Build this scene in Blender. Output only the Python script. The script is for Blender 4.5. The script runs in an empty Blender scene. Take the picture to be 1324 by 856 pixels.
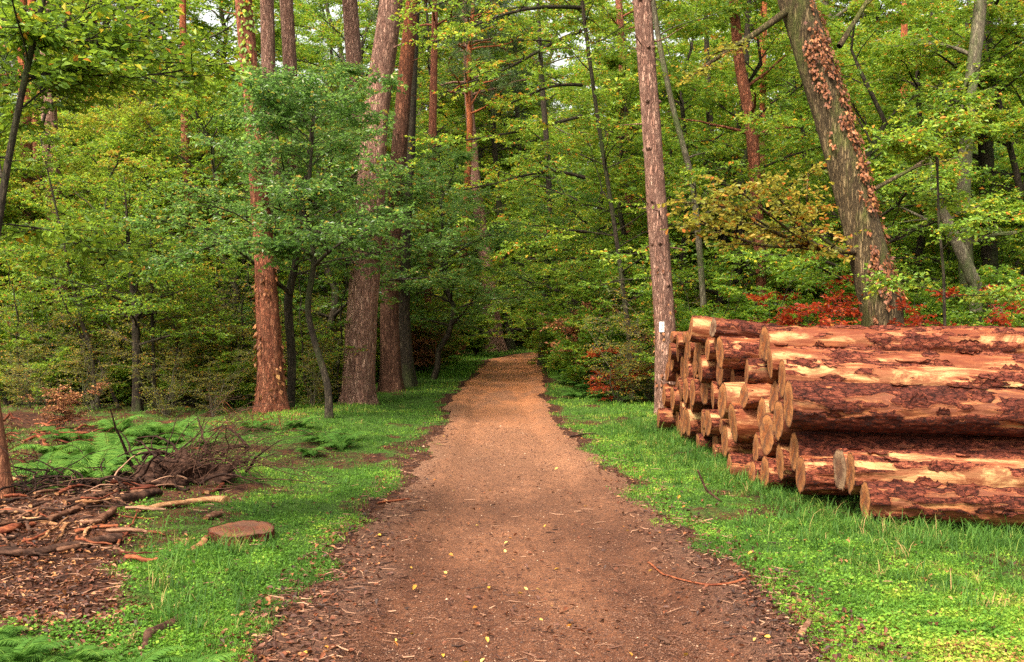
import bpy, math, random
import numpy as np

# ------------------------------------------------------------------ camera, light, exposure
SC = bpy.context.scene
COL = SC.collection
PW, PH, F, HOR, CH = 1324.0, 856.0, 1300.0, 415.0, 1.60
cam_d = bpy.data.cameras.new('camera'); cam = bpy.data.objects.new('camera', cam_d); COL.objects.link(cam)
cam_d.sensor_width = 36.0; cam_d.lens = 36.0 * F / PW
cam_d.shift_y = -(PH / 2 - HOR) / PW
cam.location = (0, 0, CH); cam.rotation_euler = (math.pi / 2, 0, 0)
cam_d.clip_start = 0.05; cam_d.clip_end = 2000
SC.camera = cam
SUN_EL, SUN_AZ = math.radians(54), math.radians(-148)      # azimuth measured clockwise from +Y: behind and to one side
W = bpy.data.worlds.new('World'); SC.world = W; W.use_nodes = True
_nt = W.node_tree; _bg = _nt.nodes['Background']
_sky = _nt.nodes.new('ShaderNodeTexSky'); _sky.sky_type = 'NISHITA'; _sky.sun_disc = False
_sky.sun_elevation = SUN_EL; _sky.sun_rotation = SUN_AZ
_sky.air_density = 1.0; _sky.dust_density = 4.0; _sky.ozone_density = 0.6
_hs = _nt.nodes.new('ShaderNodeHueSaturation'); _hs.inputs['Saturation'].default_value = .30
_tn = _nt.nodes.new('ShaderNodeMix'); _tn.data_type = 'RGBA'; _tn.blend_type = 'MULTIPLY'; _tn.inputs[0].default_value = 1; _tn.inputs[7].default_value = (1.0, .96, .84, 1)
_nt.links.new(_sky.outputs[0], _hs.inputs['Color']); _nt.links.new(_hs.outputs[0], _tn.inputs[6])
_nt.links.new(_tn.outputs[2], _bg.inputs[0]); _bg.inputs[1].default_value = 0.15
sun_d = bpy.data.lights.new('sun', 'SUN'); sun = bpy.data.objects.new('sun', sun_d); COL.objects.link(sun)
sun_d.energy = 3.2; sun_d.angle = math.radians(14); sun_d.color = (1.0, 0.89, 0.73)
from mathutils import Vector
_sd = Vector((math.sin(SUN_AZ) * math.cos(SUN_EL), math.cos(SUN_AZ) * math.cos(SUN_EL), math.sin(SUN_EL)))
sun.rotation_euler = _sd.to_track_quat('Z', 'Y').to_euler()
sun.location = (-20, -10, 40)
SC.view_settings.view_transform = 'Standard'; SC.view_settings.look = 'None'
SC.view_settings.gamma = 1.0; SC.view_settings.use_curve_mapping = False
SC.view_settings.exposure = 1.52
SC.render.engine = 'CYCLES'; SC.cycles.use_denoising = False; SC.render.filter_size = 1.1
cy = SC.cycles
cy.max_bounces = 8; cy.diffuse_bounces = 6; cy.glossy_bounces = 2; cy.transmission_bounces = 4; cy.transparent_max_bounces = 4
cy.caustics_reflective = False; cy.caustics_refractive = False; cy.sample_clamp_indirect = 4.0

R = np.random.default_rng(7)

# ------------------------------------------------------------------ helpers
def at(px, py, d):
    """the world point seen at photo pixel (px, py) at depth d"""
    return np.array([(px - PW / 2) / F * d, d, CH - (py - HOR) / F * d])

def dg_(py):
    return CH * F / (py - HOR)

def vnoise(p, seed=0):
    p = np.asarray(p, dtype=np.float64)
    i = np.floor(p).astype(np.int64); f = p - i; f = f * f * (3 - 2 * f)
    def h(dx, dy, dz):
        a = (i[..., 0] + dx) * 374761393 + (i[..., 1] + dy) * 668265263 + (i[..., 2] + dz) * 2147483647 + seed * 974634777
        a = a & 0xffffffff
        a = ((a ^ (a >> 13)) * 1274126177) & 0xffffffff
        a = ((a ^ (a >> 16)) * 2246822519) & 0xffffffff
        a = a ^ (a >> 15)
        return (a & 0xffffff) / float(0xffffff)
    x, y, z = f[..., 0], f[..., 1], f[..., 2]
    c00 = h(0,0,0)*(1-x)+h(1,0,0)*x; c10 = h(0,1,0)*(1-x)+h(1,1,0)*x
    c01 = h(0,0,1)*(1-x)+h(1,0,1)*x; c11 = h(0,1,1)*(1-x)+h(1,1,1)*x
    return (c00*(1-y)+c10*y)*(1-z) + (c01*(1-y)+c11*y)*z

def fbm(p, seed=0, o=4):
    p = np.asarray(p, dtype=np.float64); s = 0; a = .5; t = 0
    for k in range(o):
        s = s + a * vnoise(p * 2 ** k, seed + k * 17); t += a; a *= .5
    return s / t

def n2(x, y, sc, seed=0, o=3):
    return fbm(np.stack([np.asarray(x) * sc, np.asarray(y) * sc, np.zeros_like(np.asarray(x) * 1.0)], -1), seed, o)

def nrm(v):
    return v / np.maximum(np.linalg.norm(v, axis=-1, keepdims=True), 1e-9)

class MB:
    """collects vertices and faces; build() links them as one mesh"""
    def __init__(s): s.V = []; s.F = {3: [], 4: []}; s.A = []; s.n = 0
    def add(s, V, quads=None, tris=None, a=None):
        V = np.asarray(V, dtype=np.float32).reshape(-1, 3)
        if quads is not None and len(quads): s.F[4].append(np.asarray(quads, dtype=np.int64).reshape(-1, 4) + s.n)
        if tris is not None and len(tris): s.F[3].append(np.asarray(tris, dtype=np.int64).reshape(-1, 3) + s.n)
        s.V.append(V); s.A.append(np.zeros(len(V), np.float32) if a is None else np.broadcast_to(np.asarray(a, dtype=np.float32), (len(V),)))
        s.n += len(V)
    def tubes(s, P, Rr, sides=6, cap=False, a=None):
        P = np.asarray(P, dtype=np.float64); Rr = np.asarray(Rr, dtype=np.float64)
        if P.ndim == 2: P = P[None]; Rr = Rr[None]
        N, K, _ = P.shape
        if N == 0: return
        T = nrm(np.gradient(P, axis=1))
        m = nrm(T.mean(1)); ref = np.where(np.abs(m[:, 2:3]) > .8, np.array([[1., 0, 0]]), np.array([[0, 0, 1.]]))
        U = nrm(np.cross(T, ref[:, None, :])); Wv = np.cross(T, U)
        an = np.arange(sides) / sides * 2 * np.pi
        V = P[:, :, None] + Rr[:, :, None, None] * (np.cos(an)[None, None, :, None] * U[:, :, None] + np.sin(an)[None, None, :, None] * Wv[:, :, None])
        k = np.arange(K - 1)[:, None]; j = np.arange(sides)[None]; j2 = (j + 1) % sides
        q = np.stack([k * sides + j, k * sides + j2, (k + 1) * sides + j2, (k + 1) * sides + j], -1).reshape(-1, 4)
        q = (q[None] + (np.arange(N) * K * sides)[:, None, None]).reshape(-1, 4)
        av = None
        if a is not None: av = np.repeat(np.asarray(a, dtype=np.float32).reshape(N, -1).mean(1), K * sides)
        s.add(V, q, a=av)
        if cap:
            for n in range(N):
                for kk in (0, K - 1):
                    ring = V[n, kk]; c = ring.mean(0)[None]
                    t = [(i, (i + 1) % sides, sides) for i in range(sides)]
                    s.add(np.concatenate([ring, c]), tris=t)
    def mesh(s, name, mats=(), smooth=True, attr='rnd'):
        me = bpy.data.meshes.new(name)
        V = np.concatenate(s.V) if s.V else np.zeros((0, 3), np.float32)
        q = np.concatenate(s.F[4]) if s.F[4] else np.zeros((0, 4), np.int64)
        t = np.concatenate(s.F[3]) if s.F[3] else np.zeros((0, 3), np.int64)
        me.vertices.add(len(V)); me.vertices.foreach_set('co', V.ravel())
        me.loops.add(len(q) * 4 + len(t) * 3)
        me.loops.foreach_set('vertex_index', np.concatenate([q.ravel(), t.ravel()]).astype(np.int32))
        me.polygons.add(len(q) + len(t))
        ls = np.concatenate([np.arange(len(q)) * 4, len(q) * 4 + np.arange(len(t)) * 3]).astype(np.int32)
        me.polygons.foreach_set('loop_start', ls)
        me.polygons.foreach_set('use_smooth', np.full(len(q) + len(t), smooth))
        at_ = me.attributes.new(attr, 'FLOAT', 'POINT'); at_.data.foreach_set('value', np.concatenate(s.A).astype(np.float32) if s.A else [])
        me.update(calc_edges=True)
        for m in mats: me.materials.append(m)
        return me
    def build(s, name, mat, parent=None, smooth=True, loc=None, attr='rnd'):
        return mkobj(name, s.mesh(name, [mat] if mat else [], smooth, attr), parent, loc)

def mkobj(name, me, parent=None, loc=None, rot=None):
    o = bpy.data.objects.new(name, me); COL.objects.link(o)
    if loc is not None: o.location = [float(c) for c in loc]
    if rot is not None: o.rotation_euler = [float(c) for c in rot]
    if parent is not None: o.parent = parent
    return o

def tag(o, label=None, cat=None, group=None, kind=None):
    if label: o['label'] = label
    if cat: o['category'] = cat
    if group: o['group'] = group
    if kind: o['kind'] = kind
    return o

def thing(name, loc, label, cat, group=None, rz=0.0, sc=1.0):
    o = bpy.data.objects.new(name, None); COL.objects.link(o); o.empty_display_size = .2
    o.location = [float(c) for c in loc]; o.rotation_euler = (0, 0, float(rz)); o.scale = (float(sc),) * 3
    return tag(o, label, cat, group)

# ------------------------------------------------------------------ materials
def new_mat(name):
    m = bpy.data.materials.new(name); m.use_nodes = True; nt = m.node_tree
    for n in list(nt.nodes): nt.nodes.remove(n)
    out = nt.nodes.new('ShaderNodeOutputMaterial')
    return m, nt, out

class NT:
    def __init__(s, name): s.m, s.nt, s.out = new_mat(name)
    def n(s, t, **kw):
        x = s.nt.nodes.new(t)
        for k, v in kw.items(): setattr(x, k, v)
        return x
    def l(s, a, b): s.nt.links.new(a, b)
    def coord(s, which='Object', scale=(1, 1, 1)):
        tc = s.n('ShaderNodeTexCoord'); mp = s.n('ShaderNodeMapping'); mp.inputs['Scale'].default_value = scale
        s.l(tc.outputs[which], mp.inputs['Vector']); return mp.outputs[0]
    def noise(s, vec, scale, detail=4, rough=.55, dist=0.0):
        x = s.n('ShaderNodeTexNoise'); x.inputs['Scale'].default_value = scale; x.inputs['Detail'].default_value = detail
        x.inputs['Roughness'].default_value = rough; x.inputs['Distortion'].default_value = dist
        s.l(vec, x.inputs['Vector']); return x.outputs[0]
    def ramp(s, fac, stops, interp='LINEAR'):
        x = s.n('ShaderNodeValToRGB'); cr = x.color_ramp; cr.interpolation = interp
        while len(cr.elements) < len(stops): cr.elements.new(.5)
        for e, (p, c) in zip(cr.elements, stops):
            e.position = p; e.color = (c[0], c[1], c[2], 1) if hasattr(c, '__len__') else (c, c, c, 1)
        s.l(fac, x.inputs[0]); return x.outputs[0]
    def mix(s, fac, a, b, mode='MIX'):
        x = s.n('ShaderNodeMix'); x.data_type = 'RGBA'; x.blend_type = mode
        if hasattr(fac, 'links'): s.l(fac, x.inputs[0])
        else: x.inputs[0].default_value = fac
        for i, v in ((6, a), (7, b)):
            if hasattr(v, 'links'): s.l(v, x.inputs[i])
            else: x.inputs[i].default_value = (v[0], v[1], v[2], 1)
        return x.outputs[2]
    def math(s, op, a, b=0.0):
        x = s.n('ShaderNodeMath'); x.operation = op
        for i, v in ((0, a), (1, b)):
            if hasattr(v, 'links'): s.l(v, x.inputs[i])
            else: x.inputs[i].default_value = v
        return x.outputs[0]
    def attr(s, name):
        x = s.n('ShaderNodeAttribute'); x.attribute_name = name; return x.outputs['Fac']
    def objrnd(s):
        return s.n('ShaderNodeObjectInfo').outputs['Random']
    def bump(s, h, strength=.5, dist=.02, nrm_=None):
        b = s.n('ShaderNodeBump'); b.inputs['Strength'].default_value = strength; b.inputs['Distance'].default_value = dist
        s.l(h, b.inputs['Height'])
        if nrm_ is not None: s.l(nrm_, b.inputs['Normal'])
        return b.outputs[0]
    def bsdf(s, col, rough=.7, nrm_=None, spec=.3):
        p = s.n('ShaderNodeBsdfPrincipled')
        if hasattr(col, 'links'): s.l(col, p.inputs['Base Color'])
        else: p.inputs['Base Color'].default_value = (*col, 1)
        if hasattr(rough, 'links'): s.l(rough, p.inputs['Roughness'])
        else: p.inputs['Roughness'].default_value = rough
        p.inputs['Specular IOR Level'].default_value = spec
        if nrm_ is not None: s.l(nrm_, p.inputs['Normal'])
        return p.outputs[0]
    def fin(s, sh): s.l(sh, s.out.inputs[0]); return s.m

def leaf_mat(name, stops, trans=.60, spread=.16, rough=.45, spec=.35, tint=None):
    t = NT(name)
    a = t.attr('rnd'); o = t.objrnd()
    cl = t.noise(t.coord('Object'), .55, 2, .5)
    f = t.math('ADD', a, t.math('MULTIPLY', t.math('SUBTRACT', o, .5), spread))
    f = t.math('ADD', f, t.math('MULTIPLY', t.math('SUBTRACT', cl, .5), .9))
    c = t.ramp(f, stops)
    tr = t.n('ShaderNodeBsdfTranslucent')
    tc = t.mix(.45, c, (.50, .68, .04) if tint is None else tint, 'MIX')
    t.l(tc, tr.inputs[0])
    mx = t.n('ShaderNodeMixShader'); mx.inputs[0].default_value = trans
    t.l(t.bsdf(c, rough, None, spec), mx.inputs[1]); t.l(tr.outputs[0], mx.inputs[2])
    return t.fin(mx.outputs[0])

M = {}
M['leaf_green'] = leaf_mat('leaf_green', [(0, (.045, .100, .016)), (.30, (.09, .195, .026)), (.58, (.165, .30, .038)), (.84, (.33, .39, .045)), (.97, (.58, .42, .03)), (1, (.50, .16, .03))])
M['leaf_blue'] = leaf_mat('leaf_blue', [(0, (.045, .090, .026)), (.35, (.09, .17, .042)), (.70, (.16, .26, .06)), (.95, (.28, .33, .06)), (1, (.50, .30, .04))], rough=.35, spec=.5, tint=(.30, .58, .10))
M['leaf_lime'] = leaf_mat('leaf_lime', [(0, (.07, .15, .022)), (.28, (.14, .26, .030)), (.56, (.25, .39, .042)), (.84, (.46, .49, .045)), (.97, (.70, .48, .03)), (1, (.60, .20, .03))], trans=.42)
M['leaf_rusty'] = leaf_mat('leaf_rusty', [(0, (.07, .10, .02)), (.30, (.14, .19, .028)), (.58, (.24, .29, .04)), (.76, (.38, .34, .045)), (.88, (.52, .26, .04)), (1, (.42, .10, .03))], spread=.12)
M['leaf_olive'] = leaf_mat('leaf_olive', [(0, (.09, .12, .018)), (.32, (.20, .24, .03)), (.60, (.36, .34, .045)), (.82, (.52, .34, .05)), (1, (.50, .15, .03))], spread=.1, tint=(.45, .35, .05))
M['leaf_red'] = leaf_mat('leaf_red', [(0, (.14, .018, .010)), (.45, (.36, .040, .015)), (.8, (.52, .09, .02)), (1, (.45, .20, .04))], spread=.15, tint=(.7, .10, .02))
M['leaf_dead'] = leaf_mat('leaf_dead', [(0, (.10, .035, .018)), (.4, (.24, .085, .035)), (.75, (.42, .17, .07)), (1, (.55, .30, .10))], trans=.15, spread=.1, rough=.6, tint=(.5, .2, .05))
M['litter'] = leaf_mat('litter', [(0, (.022, .008, .005)), (.5, (.065, .019, .009)), (.88, (.17, .050, .020)), (1, (.36, .16, .06))], trans=.1, spread=.1, rough=.6, tint=(.4, .15, .04))
M['leaf_yellow'] = leaf_mat('leaf_yellow', [(0, (.34, .12, .02)), (.5, (.50, .30, .035)), (1, (.60, .46, .15))], trans=.15, tint=(.6, .4, .05))
M['needle'] = leaf_mat('needle', [(0, (.022, .05, .014)), (.5, (.05, .10, .025)), (1, (.11, .16, .03))], trans=.1, rough=.5, tint=(.1, .2, .03))
M['grass'] = leaf_mat('grass', [(0, (.045, .105, .014)), (.30, (.085, .20, .020)), (.60, (.16, .30, .028)), (.86, (.30, .38, .04)), (.96, (.42, .34, .11)), (1, (.36, .15, .06))], trans=.3, spread=0, rough=.6, spec=.2, tint=(.25, .5, .05))
M['tall_grass'] = leaf_mat('tall_grass', [(0, (.022, .060, .010)), (.35, (.045, .12, .016)), (.65, (.09, .19, .026)), (.9, (.22, .26, .05)), (1, (.38, .24, .10))], trans=.3, spread=0, rough=.6, spec=.2, tint=(.2, .4, .05))
M['fern'] = leaf_mat('fern', [(0, (.035, .09, .016)), (.5, (.08, .18, .03)), (1, (.18, .30, .05))], trans=.35, spread=.3, rough=.8, spec=.1, tint=(.22, .45, .06))

def bark_mat(name, cols, crack, sx=16., sz=3.2, moss=None, bumpd=.02, upper=None, z0=3., z1=7.):
    t = NT(name)
    v = t.coord('Object', (sx, sx, sz))
    w = t.n('ShaderNodeTexVoronoi'); w.feature = 'DISTANCE_TO_EDGE'; w.inputs['Scale'].default_value = 1.0
    nz = t.n('ShaderNodeTexNoise'); nz.inputs['Scale'].default_value = 1.3; nz.inputs['Detail'].default_value = 5; nz.inputs['Roughness'].default_value = .7; t.l(v, nz.inputs['Vector'])
    vm = t.mix(.85, v, nz.outputs['Color'], 'ADD'); t.l(vm, w.inputs['Vector'])
    w2 = t.n('ShaderNodeTexVoronoi'); w2.inputs['Scale'].default_value = 1.0; t.l(vm, w2.inputs['Vector'])
    fine = t.noise(t.coord('Object', (sx * 2.6, sx * 2.6, sz * 1.6)), 1.0, 6, .72)
    furrow = t.noise(t.coord('Object', (sx * .9, sx * .9, sz * .35)), 1.0, 5, .7, .5)
    rid = t.math('ABSOLUTE', t.math('SUBTRACT', furrow, .5))
    edge0 = t.math('MULTIPLY', t.ramp(w.outputs['Distance'], [(0, .25), (.14, 1.)]), t.ramp(rid, [(0, .1), (.05, 1.)]))
    edge = t.math('MAXIMUM', edge0, t.math('MULTIPLY', fine, .5))
    sep = t.n('ShaderNodeSeparateColor'); t.l(w2.outputs['Color'], sep.inputs[0])
    f = t.math('ADD', t.math('MULTIPLY', sep.outputs[0], .35), t.math('MULTIPLY', fine, .75))
    c = t.ramp(f, [(0.2, cols[0]), (.52, cols[1]), (.85, cols[2])])
    big = t.noise(t.coord('Object', (1.3, 1.3, .5)), 1.0, 3)
    if upper is not None:
        sp = t.n('ShaderNodeSeparateXYZ'); t.l(t.coord('Object'), sp.inputs[0])
        mr = t.n('ShaderNodeMapRange'); mr.inputs[1].default_value = z0; mr.inputs[2].default_value = z1
        t.l(t.math('ADD', sp.outputs[2], t.math('MULTIPLY', t.math('SUBTRACT', big, .5), 5)), mr.inputs[0])
        cu = t.ramp(f, [(.1, [k * .55 for k in upper]), (.9, upper)])
        c = t.mix(mr.outputs[0], c, cu)
    c = t.mix(t.math('SUBTRACT', 1.0, edge), c, crack)
    if moss is not None:
        mk = t.ramp(t.noise(t.coord('Object', (2.2, 2.2, .8)), 1.0, 5, .7), [(.50, 0.), (.62, 1.)])
        c = t.mix(t.math('MULTIPLY', mk, .75), c, moss)
    c = t.mix(.5, c, t.ramp(big, [(.2, (.55, .55, .55)), (.8, (1.15, 1.1, 1.05))]), 'MULTIPLY')
    h = t.math('ADD', edge, t.math('MULTIPLY', fine, .8))
    return t.fin(t.bsdf(c, .85, t.bump(h, 1.0, bumpd), .2))

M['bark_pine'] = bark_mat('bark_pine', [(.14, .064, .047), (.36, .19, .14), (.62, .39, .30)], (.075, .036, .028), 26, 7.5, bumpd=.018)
M['bark_red'] = bark_mat('bark_red', [(.15, .045, .026), (.40, .13, .070), (.60, .26, .15)], (.07, .025, .016), 28, 8, bumpd=.015)
M['bark_orange'] = bark_mat('bark_orange', [(.16, .06, .035), (.34, .13, .07), (.48, .21, .11)], (.09, .032, .018), 22, 7, bumpd=.010, upper=(.60, .17, .060), z0=6, z1=8.5)
M['bark_topped'] = bark_mat('bark_topped', [(.06, .026, .018), (.16, .075, .05), (.28, .15, .10)], (.04, .016, .010), 26, 8, bumpd=.015, upper=(.50, .15, .060), z0=6, z1=8.2)
M['bark_oak'] = bark_mat('bark_oak', [(.06, .040, .020), (.16, .110, .055), (.30, .22, .12)], (.018, .011, .006), 24, 4.5, moss=(.10, .12, .025), bumpd=.024)
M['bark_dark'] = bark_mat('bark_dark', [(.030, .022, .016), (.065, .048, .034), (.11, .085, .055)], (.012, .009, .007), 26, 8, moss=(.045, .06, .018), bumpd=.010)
M['bark_grey'] = bark_mat('bark_grey', [(.10, .085, .06), (.19, .16, .11), (.28, .25, .17)], (.05, .04, .03), 22, 9, moss=(.09, .13, .035), bumpd=.006)

def log_mat(name, cols, bark, dirt, seedoff, wetness=.5):
    """cols: bare wood colours; bark: bark colours; the mesh attribute 'bark' says where bark still clings"""
    t = NT(name)
    b = t.attr('bark')
    oc = t.coord('Object'); tcx = t.coord('Object', (1.2, 9, 9)); tcf = t.coord('Object', (6, 46, 46))
    orr = t.objrnd()
    f = t.math('ADD', t.noise(tcx, 1.0, 6, .68, .5), t.math('MULTIPLY', t.math('SUBTRACT', orr, .5), .22))
    wood = t.ramp(f, [(.30, cols[0]), (.44, cols[1]), (.56, cols[2]), (.72, cols[3])])
    fine = t.noise(tcf, 1.0, 5, .75)
    wood = t.mix(.75, wood, t.ramp(fine, [(.3, (.50, .40, .30)), (.52, (1., .98, .95)), (.7, (1.25, 1.25, 1.2))]), 'MULTIPLY')
    speck = t.ramp(t.noise(t.coord('Object', (22, 40, 40)), 1., 5, .8), [(.58, 0.), (.66, 1.)])
    wood = t.mix(t.math('MULTIPLY', speck, .7), wood, dirt)
    stain = t.ramp(t.noise(t.coord('Object', (1.8, 5, 5)), 1.0, 6, .75, .8), [(.45, 0.), (.56, 1.)])
    wood = t.mix(t.math('MULTIPLY', stain, .8), wood, dirt)
    vc = t.n('ShaderNodeTexVoronoi'); vc.feature = 'DISTANCE_TO_EDGE'; vc.inputs['Scale'].default_value = 1
    vv = t.coord('Object', (11, 24, 24)); nz = t.n('ShaderNodeTexNoise'); nz.inputs['Scale'].default_value = 1.; nz.inputs['Detail'].default_value = 5; nz.inputs['Roughness'].default_value = .75; t.l(vv, nz.inputs[0])
    t.l(t.mix(1.0, vv, t.mix(1.0, nz.outputs['Color'], (2.2, 2.2, 2.2), 'MULTIPLY'), 'ADD'), vc.inputs[0])
    bn2 = t.noise(t.coord('Object', (16, 34, 34)), 1.2, 6, .75)
    ed = t.math('MAXIMUM', t.ramp(vc.outputs['Distance'], [(0, 0.), (.07, 1.)]), t.ramp(bn2, [(.46, 0.), (.6, 1.)]))
    bk = t.ramp(t.noise(t.coord('Object', (7, 18, 18)), 1.2, 7, .78), [(.34, bark[0]), (.5, bark[1]), (.66, bark[2])])
    bk = t.mix(.5, bk, t.ramp(bn2, [(.35, (.5, .45, .42)), (.65, (1.3, 1.25, 1.2))]), 'MULTIPLY')
    bk = t.mix(t.math('SUBTRACT', 1.0, ed), bk, (.030, .010, .008))
    mk = t.math('ADD', b, t.math('MULTIPLY', t.math('SUBTRACT', t.noise(t.coord('Object', (9, 22, 22)), 1., 6, .78), .5), 1.1))
    inner = t.ramp(mk, [(.28, 0.), (.40, 1.)])
    mask = t.ramp(mk, [(.50, 0.), (.56, 1.)])
    icol = t.mix(fine, (.17, .035, .018), (.48, .15, .06))
    c = t.mix(t.math('MULTIPLY', inner, .85), wood, icol)
    c = t.mix(mask, c, bk)
    h = t.math('ADD', t.math('MULTIPLY', fine, .4), t.math('ADD', t.math('MULTIPLY', inner, .25), t.math('MULTIPLY', mask, t.math('ADD', .4, t.math('MULTIPLY', t.math('ADD', ed, bn2), .6)))))
    rg = t.ramp(f, [(.3, .5), (.7, .7)])
    return t.fin(t.bsdf(c, rg, t.bump(h, 1.0, .020), .18))

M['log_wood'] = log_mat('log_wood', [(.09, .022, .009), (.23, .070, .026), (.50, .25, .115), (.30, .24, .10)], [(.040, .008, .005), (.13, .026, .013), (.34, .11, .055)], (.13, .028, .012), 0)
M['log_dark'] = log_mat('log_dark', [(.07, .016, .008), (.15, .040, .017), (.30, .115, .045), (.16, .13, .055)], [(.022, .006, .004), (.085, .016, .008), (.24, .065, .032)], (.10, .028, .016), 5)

def cut_mat(name, c0, c1, c2, axis=(0, 1, 1)):
    t = NT(name)
    r = t.attr('rad'); oc = t.coord('Object', (1, 1, 1)); orr = t.objrnd()
    nz = t.noise(t.coord('Object', (3, 7, 7)), 1.0, 4, .6)
    rr = t.math('ADD', t.math('MULTIPLY', r, 26.), t.math('MULTIPLY', nz, 3.0))
    ring = t.math('ADD', t.math('MULTIPLY', t.math('SINE', t.math('MULTIPLY', rr, 3.14)), .5), .5)
    heart = t.ramp(t.math('ADD', r, t.math('MULTIPLY', t.math('SUBTRACT', nz, .5), .35)), [(.0, c0), (.45, c0), (.58, c1), (1, c1)])
    c = t.mix(t.math('MULTIPLY', ring, .35), heart, c2)
    saw = t.noise(t.coord('Object', (5, 5, 60)), 1., 3, .6)
    c = t.mix(.5, c, t.ramp(saw, [(.3, (.7, .65, .6)), (.7, (1.15, 1.1, 1.05))]), 'MULTIPLY')
    vn = t.n('ShaderNodeVectorMath'); vn.operation = 'NORMALIZE'; t.l(t.coord('Object', axis), vn.inputs[0])
    cn = t.noise(vn.outputs[0], 5.0, 3, .7)
    cr_ = t.ramp(t.math('ABSOLUTE', t.math('SUBTRACT', cn, .5)), [(.0, 1.), (.03, 0.)])
    cr_ = t.math('MULTIPLY', cr_, t.ramp(t.math('ADD', r, t.math('MULTIPLY', nz, .5)), [(.25, 0.), (.4, 1.), (.95, 1.), (1.25, 0.)]))
    c = t.mix(t.math('MULTIPLY', cr_, .85), c, (.02, .008, .005))
    c = t.mix(t.ramp(r, [(.90, 0.), (.97, .8)]), c, (.06, .022, .014))
    bl = t.ramp(t.noise(t.coord('Object', (6, 9, 9)), 1., 5, .75), [(.44, 0.), (.60, 1.)])
    c = t.mix(t.math('MULTIPLY', bl, .75), c, (.075, .038, .026))
    c = t.mix(.65, c, t.ramp(orr, [(0, (.75, .62, .55)), (.5, (1, .9, .8)), (1, (1.2, 1.1, 1.0))]), 'MULTIPLY')
    return t.fin(t.bsdf(c, .75, t.bump(t.math('ADD', saw, ring), .4, .004), .3))
M['cut'] = cut_mat('cut', (.30, .10, .030), (.40, .17, .060), (.14, .045, .016))
M['cut_grey'] = cut_mat('cut_grey', (.20, .105, .060), (.32, .22, .14), (.10, .055, .033))

def ground_mat():
    t = NT('ground')
    g = t.attr('green'); oc = t.coord('Object')
    n1 = t.noise(oc, 2.3, 6, .65); n2_ = t.noise(oc, 28, 5, .7); n3 = t.noise(oc, 90, 3, .7)
    soil = t.ramp(n2_, [(.28, (.012, .005, .004)), (.5, (.032, .012, .008)), (.68, (.07, .028, .016))])
    litter = t.ramp(n3, [(.35, (.05, .018, .010)), (.55, (.12, .045, .020)), (.7, (.22, .09, .035))])
    lm = t.ramp(t.noise(oc, 6.0, 6, .75), [(.46, 0.), (.56, 1.)])
    soil = t.mix(t.math('MULTIPLY', lm, .7), soil, litter)
    moss = t.ramp(n2_, [(.3, (.025, .048, .010)), (.55, (.05, .10, .016)), (.75, (.11, .15, .03))])
    mask = t.ramp(t.math('ADD', g, t.math('MULTIPLY', t.math('SUBTRACT', n1, .5), 1.1)), [(.42, 0.), (.60, 1.)])
    c = t.mix(mask, soil, moss)
    return t.fin(t.bsdf(c, .9, t.bump(t.math('ADD', n2_, t.math('MULTIPLY', n3, .5)), .9, .03), .15))
M['ground'] = ground_mat()

def path_mat():
    t = NT('path')
    e = t.attr('edge')          # 0 on the worn middle, 1 at the soft shoulders
    oc = t.coord('Object')
    a = t.noise(t.coord('Object', (1, .45, 1)), .55, 5, .6); b = t.noise(oc, 38, 5, .8); c3 = t.noise(oc, 120, 3, .8)
    mid = t.noise(t.coord('Object', (1.3, .9, 1)), 7., 5, .7)
    dirt = t.ramp(t.math('ADD', t.math('MULTIPLY', a, .75), t.math('MULTIPLY', mid, .35)), [(.40, (.045, .014, .007)), (.52, (.090, .031, .014)), (.62, (.165, .064, .031)), (.74, (.26, .12, .062))])
    dark = t.ramp(b, [(.3, (.045, .020, .013)), (.55, (.10, .045, .028)), (.7, (.17, .085, .05))])
    m = t.ramp(t.math('ADD', e, t.math('MULTIPLY', t.math('SUBTRACT', mid, .5), .9)), [(.35, 0.), (.75, 1.)])
    col = t.mix(m, dirt, dark)
    col = t.mix(.75, col, t.ramp(b, [(.36, (.30, .26, .24)), (.5, (.95, .93, .9)), (.64, (1.6, 1.5, 1.4))]), 'MULTIPLY')
    col = t.mix(.75, col, t.ramp(c3, [(.36, (.4, .36, .33)), (.5, (1, 1, 1)), (.68, (1.7, 1.6, 1.5))]), 'MULTIPLY')
    # the track pales away from the camera, dry soil with light painted into its colour; farther on fallen needles stain it orange
    sp = t.n('ShaderNodeSeparateXYZ'); t.l(oc, sp.inputs[0])
    dry = t.n('ShaderNodeMapRange'); dry.inputs[1].default_value = 5.5; dry.inputs[2].default_value = 12; t.l(t.math('ADD', sp.outputs[1], t.math('MULTIPLY', t.math('SUBTRACT', a, .5), 9)), dry.inputs[0])
    col = t.mix(t.math('MULTIPLY', dry.outputs[0], .7), col, t.mix(1.0, t.mix(.6, (.50, .26, .15), col), t.ramp(b, [(.36, (.55, .5, .48)), (.5, (1, 1, 1))]), 'MULTIPLY'))
    far = t.n('ShaderNodeMapRange'); far.inputs[1].default_value = 12; far.inputs[2].default_value = 24; t.l(sp.outputs[1], far.inputs[0])
    nm = t.ramp(t.noise(t.coord('Object', (1, .3, 1)), 1.3, 6, .75), [(.42, .15), (.56, 1.)])
    col = t.mix(t.math('MULTIPLY', t.math('MULTIPLY', far.outputs[0], nm), .65), col, (.46, .165, .060))
    h = t.math('ADD', t.math('MULTIPLY', b, 1.), t.math('ADD', t.math('MULTIPLY', c3, .5), t.math('MULTIPLY', mid, 1.2)))
    return t.fin(t.bsdf(col, .82, t.bump(h, 1.0, .018), .25))
M['path'] = path_mat()

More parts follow.
